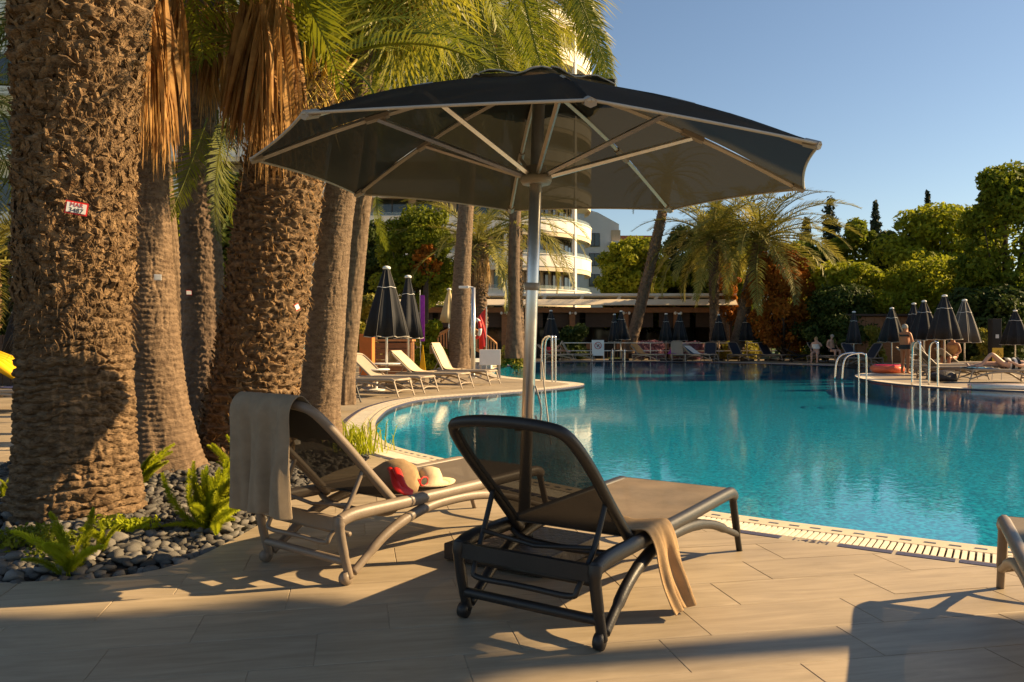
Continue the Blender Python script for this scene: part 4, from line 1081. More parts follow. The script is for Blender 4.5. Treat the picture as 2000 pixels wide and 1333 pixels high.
# date palms further off
def date_palm(label, pix, d, nf, sc, seed, mats=FE_O, el0=70, step=4.2, skirt=0, dark=False):
    p = ppath(pix, d); t, o = palm_thing(label, p, GP)
    me, Q, tt = trunk_mesh('trunk', p, 'bark_dark', 60, 160, disp_scars(.14, 9, .06, seed, .01, .6), o); trk = link('trunk', me, t)
    tag(link('leaf_bases', boots(Q, tt, tt[-1]*.35, tt[-1], o, 260, .20, seed, out=.6), trk), kind='stuff')
    tp = Vector(Q[-1][:3])-Vector(o); rg = random.Random(seed)
    for k in range(nf): put(mats[k % len(mats)], t, tp+Vector((0, 0, .1)), k*2.4+seed, R(el0-step*k), rg.uniform(-.3, .3), sc*rg.uniform(.9, 1.1))
    for k in range(skirt):
        a_ = k*2.4; q = link('dead_frond', DF_P[k % 2], t); q.location = tp+Vector((math.cos(a_)*.35, math.sin(a_)*.35, -.1)); q.rotation_euler = (0, 0, a_); q.scale = (1.3,)*3
    return t
date_palm('squat date palm with bleached fronds right behind the tall straight trunk', [(936, 640, 30), (935, 560, 30), (933, 480, 36)], 31.0, 26, 1.05, 61, step=4.0, skirt=6)
date_palm('date palm with spreading fronds in front of the rounded hotel', [(1012, 690, 24), (1008, 560, 24), (1006, 440, 26)], 36.0, 26, 1.15, 62, step=4.0)
date_palm('leaning palm rising from the far shore towards the parasol edge', [(1226, 690, 25), (1238, 650, 22), (1258, 570, 20), (1282, 470, 18), (1296, 400, 17), (1304, 345, 18)], 43.0, 24, .95, 63, mats=FE_D, step=4.0)
date_palm('left date palm of the far pair, upright trunk, fronds over the pergola', [(1396, 680, 18), (1395, 600, 16), (1394, 540, 16), (1392, 472, 20)], 43.0, 40, 1.30, 64, step=2.3)
date_palm('right date palm of the far pair, leaning right with arching golden fronds', [(1438, 684, 30), (1446, 640, 23), (1462, 570, 22), (1478, 510, 25), (1488, 472, 34)], 42.0, 50, 1.40, 65, step=1.9)
date_palm('third slim date palm trunk behind the far pair', [(1416, 676, 15), (1414, 600, 15), (1410, 500, 16), (1408, 440, 18)], 47.0, 22, 1.0, 66, mats=FE_D)
date_palm('green feather palm seen past the left side of the massive trunk', [(-70, 690, 60), (-75, 500, 55), (-80, 330, 52), (-82, 180, 50)], 13.5, 26, 1.1, 67, mats=FE_D, step=4.4)
date_palm('low feather palm at the left edge behind the yellow float', [(-30, 720, 40), (-30, 600, 40), (-28, 520, 40)], 17.5, 22, .95, 68, mats=FE_O, step=4.4)

# tags nailed to the trunks
def trunk_tag(label, px, py, d, w, h, rz, roll, border, text=None, sides='white_plain'):
    t = thing('trunk_tag', label, 'tag', at(px, py, d), rz, 'numbered tags on palm trunks'); t.rotation_euler = (0, roll, rz)
    MB().box((0, 0, 0), (w, .004, h)).build('plate', border, t)
    MB().box((0, -.0035, 0), (w*.86, .003, h*.76)).build('face', sides, t)
    if text:
        for i, (s, z, sz) in enumerate(text):
            o = link('lettering', text_mesh(s, sz, 'red_ink' if i == 0 else 'black_ink', 'lettering'), t); o.location = (0, -.006, z); o.rotation_euler = (R(90), 0, 0)
trunk_tag('small white tag with red border on the massive trunk', 149, 407, 4.895, .125, .080, R(24), .14, 'red', [('MAR', .017, .036), ('3487', -.017, .040)])
trunk_tag('small white tag on the grey ringed palm trunk', 308, 542, 6.78, .060, .050, R(20), .0, 'white_plain')
trunk_tag('small pale tag on the dark palm trunk in shade', 369, 572, 9.05, .062, .055, R(20), .0, 'red')
trunk_tag('small tag on the right side of the shaggy palm trunk', 580, 600, 7.42, .05, .06, R(50), -.5, 'red')

# ---------------------------------------------------------------- foxtail ferns and grass in the bed
def plume(L, n, seed, m='fern'):
    rg = np.random.default_rng(seed); mb = MB(); k = 14; pts = []
    for i in range(k+1):
        t = i/k; pts.append(np.array([L*.42*t**1.8, 0, L*t*(1-.18*t)]))
    pts = np.array(pts); mb.tube(pts, list(np.linspace(.004, .0015, k+1)), 4)
    for i in range(n):
        t = .08+.92*rg.random(); a = t*k; j = int(min(a, k-1)); p = pts[j]*(1-(a-j))+pts[j+1]*(a-j); tg = pts[j+1]-pts[j]; tg /= np.linalg.norm(tg)
        d = rg.normal(size=3); d -= tg*(d @ tg); d /= np.linalg.norm(d); d = d*1.0+tg*rg.uniform(.5, 1.1); d /= np.linalg.norm(d)
        l = .044*(math.sin(math.pi*min(1, .25+.70*t))**.6)*rg.uniform(.6, 1.15); s = np.cross(d, tg); s = s/(np.linalg.norm(s)+1e-9)*.0022
        o = len(mb.v); q = p+d*l*.6; e = p+d*l; mb.v += [tuple(p), tuple(q-s), tuple(e), tuple(q+s)]; mb.f.append((o, o+1, o+2, o+3))
    return mb.mesh('plume', m)
PL = [plume(.42, 1000, 90+i) for i in range(4)]
def fern(label, px, py, n, sc, lean=None, seed=0, sp=(-.35, .5)):
    q = gr(px, py, .02); t = thing('foxtail_fern', label, 'fern', (q.x, q.y, float(bed_z(q[:2])[0])), 0, 'foxtail ferns in the pebble bed'); rg = random.Random(seed)
    for k in range(n):
        o = link('plume', PL[k % 4], t); o.location = (rg.uniform(-.04, .04), rg.uniform(-.04, .04), 0)
        o.rotation_euler = (rg.uniform(-.2, .2), rg.uniform(*sp), rg.uniform(0, 6.28) if lean is None else lean+rg.uniform(-1.5, 1.5)); o.scale = (sc*rg.uniform(.6, 1.1),)*3
fern('large bright yellow-green fern in the middle of the pebbles', 412, 1028, 40, 1.15, None, 1, (-1.15, .95))
fern('narrow upright fern nearest the camera among dark pebbles', 135, 1108, 9, .95, None, 2)
fern('fern pressed against the draped towel of the taupe lounger', 462, 945, 12, 1.05, None, 3)
fern('thin fern reaching out from behind the massive trunk', 272, 958, 9, 1.0, -.2, 4)
fern('sparse fern at the foot of the massive trunk, in shade', 205, 1072, 5, .7, None, 5)
fern('fern at the far left edge beside the massive trunk', 6, 985, 8, .6, None, 6)
fern('low fern below the hanging towel, at the edge of the pebbles', 512, 985, 6, .5, None, 7)
def leafmass(name, V0, clumps, n, size, seed, m, aspect=1.9, flat=.3):
    """many leaf-sized faces spread through clumps (x, y, z, rx, ry, rz)"""
    rg = np.random.default_rng(seed); C = np.array(clumps, float); w = (C[:, 3]*C[:, 4]*C[:, 5])**(2/3); w /= w.sum()
    idx = rg.choice(len(C), n, p=w); d = rg.normal(size=(n, 3)); d /= np.linalg.norm(d, axis=1)[:, None]
    r = rg.random(n)**.5*.62+.45+np.abs(rg.normal(size=n))*.05
    P = C[idx, :3]+d*C[idx, 3:]*r[:, None]
    nm = d+rg.normal(size=(n, 3))*.75; nm[:, 2] += flat; nm /= np.linalg.norm(nm, axis=1)[:, None]
    a = rg.normal(size=(n, 3)); a -= nm*(a*nm).sum(1)[:, None]; a /= np.linalg.norm(a, axis=1)[:, None]; b = np.cross(nm, a)
    s = size*rg.uniform(.6, 1.35, n)[:, None]
    V = np.stack([P-a*s*aspect*.5, P-b*s*.5+nm*s*.06, P+a*s*aspect*.5, P+b*s*.5+nm*s*.06], 1).reshape(-1, 3)-np.array(V0)
    F = np.arange(4*n).reshape(-1, 4)
    return np_mesh(name, V, F, m)
q = gr(705, 884, 0)
gt = thing('grass_clump', 'clump of strappy green grass beside the curved pool edge', 'grass clump', (q.x-.05, q.y, 0))
mb = MB(); rg = random.Random(4)
for k in range(150):
    a_ = rg.uniform(0, 6.28); l = rg.uniform(.18, .42); b0 = Vector((rg.gauss(0, .13), rg.gauss(0, .13), 0)); d = Vector((math.cos(a_), math.sin(a_), 0)); s = d.cross(Vector((0, 0, 1)))*.007
    p1 = b0+d*l*.25+Vector((0, 0, l*.7)); p2 = b0+d*l*.7+Vector((0, 0, l*.8))
    mb.add([b0-s, b0+s, p1+s*.8, p1-s*.8, p2], [(0, 1, 2, 3), (3, 2, 4)])
mb.build('blades', 'fern', gt)
q = gr(250, 1046, 0)
cl = [(q.x+random.gauss(0, .07), q.y+random.gauss(0, .05), .05+random.random()*.03, .06, .06, .045) for _ in range(8)]
tag(link('ground_cover', leafmass('ground_cover', (0, 0, 0), cl, 900, .016, 3, 'fern')), 'small leafy green ground cover at the foot of the massive trunk', 'ground cover', kind='stuff')
q = gr(40, 1075, 0)
cl = [(q.x+random.gauss(0, .22), q.y+random.gauss(0, .10), .04+random.random()*.04, .09, .08, .05) for _ in range(16)]
tag(link('ground_cover', leafmass('ground_cover', (0, 0, 0), cl, 1600, .016, 4, 'leaf_mid')), 'dark leafy ground cover left of the massive trunk', 'ground cover', kind='stuff')

# ---------------------------------------------------------------- broadleaf trees, conifers and shrubs
def tree(name, label, px, top, wpx, d, base_z=0.0, crown_from=.25, m='leaf_mid', seed=0, n=5200, leaf=.30, group='trees behind the pool', cat='tree', lumps=26, depth=1.0):
    x = (px-1000)/FPX*d; zt = EYE+(HOR-top)*d/FPX; w = wpx*d/FPX/2; h = zt-base_z; rg = random.Random(seed)
    t = thing(name, label, cat, (x, d, base_z), 0, group)
    zc = crown_from*h
    mb = MB(); lean = rg.uniform(-.3, .3)
    mb.tube([(0, 0, -.1), (lean*.3, 0, zc*.6), (lean, .1, zc+.25*(h-zc)), (lean*1.2, .1, zc+.6*(h-zc))], [.045*h**.8, .036*h**.8, .022*h**.8, .008*h**.8], 8)
    cl = []
    cl.append((0, 0, zc+.52*(h-zc), w*.62, w*.62*depth, (h-zc)*.40))
    for k in range(int(lumps*2.4)):
        a_ = rg.uniform(0, 6.28); u = rg.random(); zz = zc+(h-zc)*(.12+.80*u); prof = math.sin(math.pi*min(.95, .18+.72*u))**.6
        rr = w*prof*rg.uniform(.45, .95); s = w*rg.uniform(.11, .30)
        cl.append((rr*math.cos(a_), rr*math.sin(a_)*depth, min(zz, h-s*.75), s*rg.uniform(.9, 1.3), s*rg.uniform(.9, 1.2), s*rg.uniform(.65, .9)))
        if k % 3 == 0: mb.tube([(lean, .1, zc+.2*(h-zc)*u), ((lean+cl[-1][0])*.5, cl[-1][1]*.5, (zz+zc)*.5), cl[-1][:3]], [.012*h**.8, .008*h**.8, .003*h**.8], 5)
    cl.append((0, 0, h-w*.30, w*.34, w*.34, w*.30))
    mb.build('trunk', 'trunk', t, True)
    link('crown', leafmass('crown', (0, 0, 0), cl, int(n*2.4), leaf*.58, seed+100, m), t)
    return t
def spire(label, px, top, wpx, d, seed):
    x = (px-1000)/FPX*d; zt = EYE+(HOR-top)*d/FPX; w = 1.7*wpx*d/FPX/2; rg = random.Random(seed)
    t = thing('cypress_tree', label, 'tree', (x, d, 0), 0, 'dark conifer spires on the skyline')
    MB().tube([(0, 0, -.1), (0, 0, zt*.97)], [.25, .03], 6).build('trunk', 'trunk', t)
    cl = []
    for k in range(44):
        u = k/43; z = zt*(.30+.69*u); r = w*(1-u)**.6*rg.uniform(.45, 1.0)+.06; a_ = k*2.4
        cl.append((r*.55*math.cos(a_), r*.55*math.sin(a_), z, r*.6+.10, r*.6+.10, .42*(1-u)+.18))
    link('crown', leafmass('crown', (0, 0, 0), cl, 5200, .15, seed, 'leaf_conifer', 2.4, flat=-.2), t)
def shrub(label, px, py_base, top, wpx, d, m, seed, n=2600, leaf=.16, name='shrub', cat='shrub', group='shrubs round the pool'):
    x = (px-1000)/FPX*d; zt = EYE+(HOR-top)*d/FPX; w = wpx*d/FPX/2; rg = random.Random(seed)
    t = thing(name, label, cat, (x, d, 0), 0, group); cl = []
    s0 = min(w, zt)*.45
    for k in range(16):
        a_ = rg.uniform(0, 6.28); r = w*rg.random()**.6*.75; z = zt*rg.uniform(.15, .8); s = s0*rg.uniform(.7, 1.1)
        cl.append((r*math.cos(a_), r*.6*math.sin(a_), min(z, zt-s*.8), s, s, s*.85))
    MB().tube([(0, 0, -.05), (0, 0, zt*.6)], [.06, .02], 6).build('stem', 'trunk', t)
    link('foliage', leafmass('foliage', (0, 0, 0), cl, int(n*1.5), leaf*.75, seed+7, m), t)
    return t
# right bank
tree('broadleaf_tree', 'tall leafy tree filling the right edge of the view', 1975, 318, 190, 36, m='leaf_mid', seed=1, n=9000, leaf=.24, crown_from=.10, lumps=40)
tree('broadleaf_tree', 'wide round-topped tree right of the sky gap', 1828, 398, 215, 50, m='leaf_bright', seed=2, n=9000, leaf=.30, crown_from=.14, lumps=40)
tree('broadleaf_tree', 'round tree between the two skyline conifers', 1672, 428, 110, 54, m='leaf_mid', seed=3, n=5200, leaf=.30, crown_from=.15)
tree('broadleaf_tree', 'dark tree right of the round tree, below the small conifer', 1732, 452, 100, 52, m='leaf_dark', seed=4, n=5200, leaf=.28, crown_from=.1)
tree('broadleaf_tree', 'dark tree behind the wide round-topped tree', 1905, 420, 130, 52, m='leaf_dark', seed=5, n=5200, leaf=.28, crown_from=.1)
tree('laurel_tree', 'glossy laurel tree with bright leaf tips above dark umbrellas', 1652, 512, 165, 40, m='leaf_bright', seed=6, n=7000, leaf=.20, crown_from=.08, lumps=34)
tree('laurel_tree', 'broad yellow-green tree behind the standing woman', 1828, 505, 210, 40, m='leaf_bright', seed=7, n=8000, leaf=.20, crown_from=.12, lumps=36)
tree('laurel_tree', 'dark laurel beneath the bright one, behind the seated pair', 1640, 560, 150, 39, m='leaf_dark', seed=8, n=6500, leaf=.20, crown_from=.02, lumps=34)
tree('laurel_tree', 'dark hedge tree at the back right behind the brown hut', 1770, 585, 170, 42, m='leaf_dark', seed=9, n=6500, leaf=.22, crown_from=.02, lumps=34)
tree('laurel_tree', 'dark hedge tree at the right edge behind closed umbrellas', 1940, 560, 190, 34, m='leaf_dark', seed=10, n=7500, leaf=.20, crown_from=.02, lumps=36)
tree('broadleaf_tree', 'bright green tree in front of the orange-roofed house', 1238, 463, 150, 56, m='leaf_bright', seed=11, n=7000, leaf=.30, crown_from=.12, lumps=34)
tree('broadleaf_tree', 'dark tree behind the leaning palm', 1335, 440, 130, 58, m='leaf_dark', seed=12, n=6500, leaf=.30, crown_from=.1, lumps=34)
tree('broadleaf_tree', 'deep green tree behind the far pair of date palms', 1408, 405, 150, 56, m='leaf_mid', seed=13, n=7000, leaf=.30, crown_from=.12, lumps=36)
tree('broadleaf_tree', 'green tree right behind the golden date palm', 1560, 470, 130, 54, m='leaf_mid', seed=14, n=6500, leaf=.28, crown_from=.1, lumps=34)
tree('bougainvillea', 'large rust-red and orange bush right of the date palm trunk', 1524, 486, 132, 40.9, m='leaf_red', seed=15, n=7000, leaf=.17, crown_from=.02, lumps=40, cat='bush')
tree('bougainvillea', 'smaller rusty bush between the date palm trunks', 1420, 515, 60, 47, m='leaf_red', seed=16, n=2200, leaf=.17, crown_from=.3, lumps=16, cat='bush')
spire('tall dark conifer left of the sky gap', 1621, 383, 42, 62, 21)
spire('thin conifer tip standing alone above the dark tree', 1710, 394, 18, 62, 22)
spire('conifer tip peeking over the wide round-topped tree', 1812, 374, 14, 66, 23)
spire('dark conifer rising beside the tall right-hand tree', 1925, 330, 34, 58, 24)
spire('conifer tip above the date palm on the right', 1575, 424, 34, 62, 25)
# left bank, behind the palms
tree('pine_tree', 'bushy pine with rusty patches in front of the hotel', 815, 400, 170, 32, m='leaf_mid', seed=31, n=8000, leaf=.17, crown_from=.30, lumps=40)
tree('pine_tree', 'dark pine boughs left of the closed black umbrellas', 735, 430, 110, 34, m='leaf_dark', seed=32, n=6000, leaf=.18, crown_from=.25, lumps=30)
tree('bougainvillea', 'rusty orange shrub crown caught in the pine', 830, 478, 60, 30.5, m='leaf_red', seed=33, n=700, leaf=.15, crown_from=.72, lumps=12, cat='bush')
shrub('tall yellow-green hedge left of the closed black umbrellas', 715, 700, 545, 80, 24, 'leaf_yellow', 34, 5000, .11)
shrub('green hedge between the dark palm trunks', 340, 700, 300, 120, 17, 'leaf_bright', 35, 5000, .12)
shrub('green bush seen in the gap left of the shaggy palm', 448, 700, 500, 70, 19, 'leaf_bright', 36, 3000, .12)
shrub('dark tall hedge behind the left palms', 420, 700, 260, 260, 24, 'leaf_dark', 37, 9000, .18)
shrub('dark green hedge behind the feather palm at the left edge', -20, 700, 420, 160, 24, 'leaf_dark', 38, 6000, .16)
shrub('leafy green plants right of the purple and yellow banner', 842, 700, 612, 70, 27, 'leaf_bright', 39, 3000, .12)
shrub('bright flowering plants behind the white signboard', 1000, 700, 672, 60, 33, 'leaf_yellow', 40, 1800, .10)
shrub('big dark cycad bush in front of the restaurant', 1112, 700, 625, 66, 44, 'leaf_dark', 41, 2600, .20)
shrub('purple flowering bush on the far shore, left one', 1345, 700, 668, 70, 43.5, 'flower_purple', 42, 2600, .10)
shrub('purple flowering bush below the leaning palm', 1268, 700, 666, 60, 43.5, 'flower_purple', 43, 2200, .10)
shrub('yellow-green clipped bush behind navy loungers', 1450, 700, 668, 110, 44, 'leaf_yellow', 44, 3200, .11)
shrub('small green bush behind the seated pair', 1598, 700, 640, 60, 40, 'leaf_bright', 45, 2200, .12)
shrub('lime green bush on the far shore beside the widest dark umbrella', 1552, 700, 664, 50, 43, 'leaf_yellow', 46, 1500, .11)
shrub('sunlit climber beside the brown hut post', 1713, 700, 625, 40, 34, 'leaf_yellow', 47, 1700, .11)
shrub('sunlit yellow shrub left of the black column', 1922, 700, 618, 42, 31, 'leaf_yellow', 48, 1900, .11)
# ---------------------------------------------------------------- hotel and houses
hx0, hy0 = -48.0, 64.0; ACX, ACY, AR = -1.6, 72.8, 8.8
def hotel_plan(o=0.0):
    pts = [(x, hy0-o) for x in np.linspace(hx0, ACX, 15)]
    pts += [(ACX+(AR+o)*math.cos(t), ACY+(AR+o)*math.sin(t)) for t in np.linspace(-math.pi/2, R(15), 15)[1:]]
    return pts
hotel = thing('hotel', 'cream hotel block with curved balcony bands behind the restaurant', 'building', (-20, 70, 0))
HO = Vector((-20, 70, 0))
def hwall(o, z0, z1, name, m, parent, thick=.25):
    A, B = hotel_plan(o), hotel_plan(o-thick); mb = MB()
    n = len(A)
    for P_, q in ((A, 0), (B, 1)): pass
    V = [Vector((x, y, z))-HO for z in (z0, z1) for P_ in (A, B) for (x, y) in P_]
    F = []
    for i in range(n-1):
        F += [(i, i+1, 2*n+i+1, 2*n+i), (n+i+1, n+i, 3*n+i, 3*n+i+1), (2*n+i, 2*n+i+1, 3*n+i+1, 3*n+i), (i+1, i, n+i, n+i+1)]
    F += [(0, 2*n, 3*n, n), (n-1, 2*n-1, 4*n-1, 3*n-1)]
    return mb.add(V, F).build(name, m, parent)
FH = 2.9; Z0 = 1.6
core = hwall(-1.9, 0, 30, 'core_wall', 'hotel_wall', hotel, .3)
plan_in = hotel_plan(-1.82); plan_out = hotel_plan(.0); plan_mid = hotel_plan(-.12)
for k in range(0, 10):
    zb = Z0+FH*k
    band = hwall(0.0, zb-.35, zb+.62, 'balcony_band', 'hotel_white', hotel, .22)
    hwall(0.06, zb+.62, zb+.70, 'balcony_lip', 'hotel_white', band, .34)
    hwall(-.2, zb-.33, zb-.15, 'floor_slab', 'hotel_white', hotel, 1.7)
    hwall(-.05, zb-.72, zb-.36, 'awning_blind', 'awning', hotel, .05)
for i in range(1, len(plan_out)-1):
    (x0, y0), (x1, y1) = plan_in[i], plan_in[i+1] if i+1 < len(plan_in) else plan_in[i]
    wdt = math.hypot(x1-x0, y1-y0)
    ang = math.atan2(y1-y0, x1-x0)
    if (i % 2 == 0 and i < 12) or i in (15, 21):
        x, y = plan_mid[i]
        MB().box((x-HO.x, y-HO.y, 15), (.34, .30, 30), ang).build('column', 'hotel_white', hotel)
    if x0 < -40 or wdt < .3: continue
    for k in range(0, 9):
        zb = Z0+FH*k
        cx, cy = (x0+x1)/2-HO.x, (y0+y1)/2-HO.y
        nx, ny = math.sin(ang), -math.cos(ang)
        w = MB().box((cx+nx*.05, cy+ny*.05, zb+1.25), (wdt*.80, .06, 2.2), ang).build('window', 'frame_dark', hotel)
        rnd = random.Random(i*31+k).random()
        for s in (-1, 1):
            MB().box((cx+nx*.09+s*math.cos(ang)*wdt*.19, cy+ny*.09+s*math.sin(ang)*wdt*.19, zb+1.25), (wdt*.35, .03, 2.05), ang).build('pane', 'curtain' if (s > 0 and rnd < .35) else ('hotel_glass_teal' if rnd > .8 else 'hotel_glass'), w)
for k in range(1, 10):
    hwall(-.06, Z0+FH*k+.70, Z0+FH*k+1.0, 'glass_balustrade', 'bal_glass', hotel, .02)
hwall(.3, 30.3, 30.9, 'roof_edge', 'hotel_white', hotel, 2.4)
# the grey house and the orange-roofed house
gh = thing('grey_house', 'pale grey-blue rendered house with sloping roof right of the hotel', 'building', (9.9, 86, 0))
zl, zr_ = EYE+(660-412)*86/FPX, EYE+(660-438)*86/FPX
MB().add([(-2.6, 0, 0), (1.65, 0, 0), (1.65, 0, zr_), (-.6, 0, zl-.2), (-2.6, 0, zl+.4), (-2.6, 9, 0), (1.65, 9, 0), (1.65, 9, zr_), (-.6, 9, zl-.2), (-2.6, 9, zl+.4)],
         [(0, 1, 2, 3, 4), (1, 6, 7, 2), (2, 7, 8, 3), (3, 8, 9, 4), (6, 5, 9, 8, 7), (5, 0, 4, 9)]).build('wall', 'grey_render', gh)
for (px, py0, py1, w) in [(1161, 456, 482, 21), (1161, 495, 520, 21), (1161, 536, 560, 21)]:
    z0, z1 = EYE+(660-py1)*86/FPX, EYE+(660-py0)*86/FPX; x = (px-1000)/FPX*86-9.9; ww = w*86/FPX
    f = MB().box((x, -.04, (z0+z1)/2), (ww, .12, z1-z0)).build('window', 'frame_dark', gh)
    for s in (-1, 1): MB().box((x+s*ww*.24, -.12, (z0+z1)/2), (ww*.42, .04, (z1-z0)*.9)).build('pane', 'hotel_glass', f)
for py in (468, 510, 550):
    z = EYE+(660-py)*86/FPX
    MB().box((1.35, -.35, z-.7), (1.3, .7, .9)).build('balcony', 'grey_render', gh)
    MB().box((1.3, -.03, z+.35), (1.0, .08, 1.3)).build('balcony_door', 'curtain', gh)
oh = thing('orange_roof_house', 'distant house with a terracotta roof edge above the bright green tree', 'building', (15.5, 112, 0))
MB().box((0, 0, 6.5), (9, 8, 13)).build('wall', 'hotel_white', oh)
MB().add([(-4.8, -4.3, 13), (4.8, -4.3, 13), (4.8, 4.3, 13), (-4.8, 4.3, 13), (-4.6, -3.6, 15.1), (4.6, -3.6, 15.1), (4.6, 3.6, 15.1), (-4.6, 3.6, 15.1)],
         [(0, 1, 5, 4), (1, 2, 6, 5), (2, 3, 7, 6), (3, 0, 4, 7), (4, 5, 6, 7), (3, 2, 1, 0)]).build('roof', 'roof_orange', oh)
for s in (-2.4, 0, 2.4): MB().box((s, -4.02, 11.2), (1.2, .08, 1.4)).build('window', 'frame_dark', oh)
lh = thing('white_annex', 'white balconied block glimpsed past the left side of the massive trunk', 'building', (-26, 40, 0))
MB().box((0, 0, 7.5), (14, 8, 15)).build('wall', 'hotel_white', lh)
for k in range(5):
    for s in range(6):
        f = MB().box((-5.8+2.3*s, -4.03, 2+2.8*k), (1.3, .1, 1.6)).build('window', 'frame_dark', lh)
        MB().box((-5.8+2.3*s, -4.1, 2+2.8*k), (1.1, .04, 1.4)).build('pane', 'hotel_glass', f)
    MB().box((0, -4.5, .9+2.8*k), (13.8, .9, .5)).build('balcony', 'hotel_white', lh)
# restaurant pergola
RY = 47.0
rs = thing('restaurant', 'long low dark restaurant pavilion with cream roof edge beyond the pool', 'building', (0, RY, 0))
x0, x1 = (560-1000)/FPX*RY, (1428-1000)/FPX*RY; xm, xw = (x0+x1)/2, x1-x0
def rz_(py, d=RY): return EYE+(660-py)*d/FPX
MB().box((xm, 4.5, rz_(579)), (xw, 9.6, .16)).build('roof', 'awning', rs)
MB().box((xm, -.35, rz_(576.5)), (xw+.4, .22, .14)).build('roof_beam', 'white_paint', rs)
MB().box((xm, -.80, rz_(592)), (xw+.2, .55, .05), 0, Matrix.Rotation(R(38), 4, 'X')).build('fascia', 'awning', rs)
MB().box((xm, -.02, rz_(606)), (xw, .10, .30)).build('lintel', 'wood_mid', rs)
n = 12
for k in range(n+1):
    x = x0+xw*k/n
    MB().add([(x-.10, -.42, rz_(576)), (x+.10, -.42, rz_(576)), (x-.28, -.28, rz_(588)), (x-.08, -.28, rz_(588)), (x-.10, -.2, rz_(576)), (x+.10, -.2, rz_(576)), (x-.28, -.12, rz_(588)), (x-.08, -.12, rz_(588))],
             [(0, 2, 3, 1), (1, 3, 7, 5), (0, 4, 6, 2), (4, 5, 7, 6)]).build('roof_bracket', 'white_paint', rs)
for px in (730, 820, 985, 1118, 1222, 1322, 1420):
    x = (px-1000)/FPX*RY
    MB().box((x, .1, rz_(600)/2), (.32, .32, rz_(600))).build('column', 'wood_mid', rs)
    l = MB().tube([(x, -.1, rz_(612)), (x, -.35, rz_(612))], .03, 6).build('wall_lamp', 'white_plain', rs)
    for s in (-1, 1): MB().lathe([(.02, -.10), (.07, -.06), (.08, .02), (.03, .08)], 10, c=(x+s*.16, -.35, rz_(612))).build('lamp_shade', 'white_plain', l, True)
for k in range(12):
    xa = x0+xw*(k+.5)/12
    MB().box((xa, .35, rz_(622)), (xw/12-.35, .04, rz_(603)-rz_(638))).build('bamboo_blind', 'dark_wood', rs)
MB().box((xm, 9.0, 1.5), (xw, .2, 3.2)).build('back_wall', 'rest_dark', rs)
for k in range(14):
    xa = x0+xw*(k+.5)/14
    f = MB().box((xa, 8.85, 1.6), (xw/14-.3, .06, 2.0)).build('window', 'frame_dark', rs)
    MB().box((xa, 8.8, 1.6), (xw/14-.5, .03, 1.8)).build('pane', 'hotel_glass', f)
for s in (x0, x1): MB().box((s, 4.5, 1.6), (.15, 9, 3.1)).build('end_wall', 'dark_wood', rs)
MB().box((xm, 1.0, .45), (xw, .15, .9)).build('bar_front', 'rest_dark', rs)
for k in range(9):
    x = (1150+k*30-1000)/FPX*RY
    ch = thing('cafe_chair', '%s café chair from the left in the shaded restaurant' % ['first', 'second', 'third', 'fourth', 'fifth', 'sixth', 'seventh', 'eighth', 'ninth'][k], 'chair', (x, RY-1.0, 0), random.uniform(-1, 1), 'chairs in the restaurant')
    MB().box((0, 0, .45), (.42, .42, .04)).build('seat', 'wood_mid', ch); MB().box((0, .2, .72), (.42, .03, .36)).build('backrest', 'wood_mid', ch)
    for sx in (-1, 1):
        for sy in (-1, 1): MB().tube([(sx*.18, sy*.18, 0), (sx*.18, sy*.18, .44)], .018, 5).build('leg', 'wood_mid', ch)

# thin rail fence on the far shore
FX0, FX1, FY = 2.6, 19.5, 42.6
for j, (xa, xb) in enumerate([(2.6, 9.0), (9.0, 14.5), (14.5, 19.5)]):
    fe = thing('rail_fence', 'thin pale rail fence on the far shore, %s stretch' % ['left', 'middle', 'right'][j], 'fence', ((xa+xb)/2, FY, 0), 0, 'rail fence along the far shore')
    L = xb-xa
    for z in (.92, .50): MB().tube([(-L/2, 0, z), (L/2, 0, z)], .022, 6).build('rail', 'alu', fe)
    for k in range(int(L/1.6)+1): MB().tube([(-L/2+k*1.6, 0, 0), (-L/2+k*1.6, 0, .93)], .022, 6).build('post', 'alu', fe)
# brown hut and black column on the right bank
hut = thing('pool_hut', 'brown timber hut wall behind the umbrellas on the right bank', 'hut', (18.0, 38.0, 0))
for k in range(11): MB().box((-2.2+k*.42, 0, 1.1), (.40, .05, 2.2)).build('plank', 'wood_mid', hut)
MB().box((0, .6, 2.28), (5.0, 1.6, .10)).build('roof', 'dark_wood', hut)
for s in (-2.4, 2.45): MB().box((s, -.1, 1.1), (.12, .12, 2.2)).build('post', 'wood_mid', hut)
bc = thing('service_column', 'square black service column near the right edge', 'column', (gr(1943, 702)[0]*1.0, 29.5, 0)); bc.location.x = (1943-1000)/FPX*29.5
MB().box((0, 0, .95), (.34, .30, 1.9)).build('housing', 'rest_dark', bc, bevel=.01)
MB().box((0, -.155, 1.25), (.12, .01, .14)).build('notice', 'white_plain', bc)

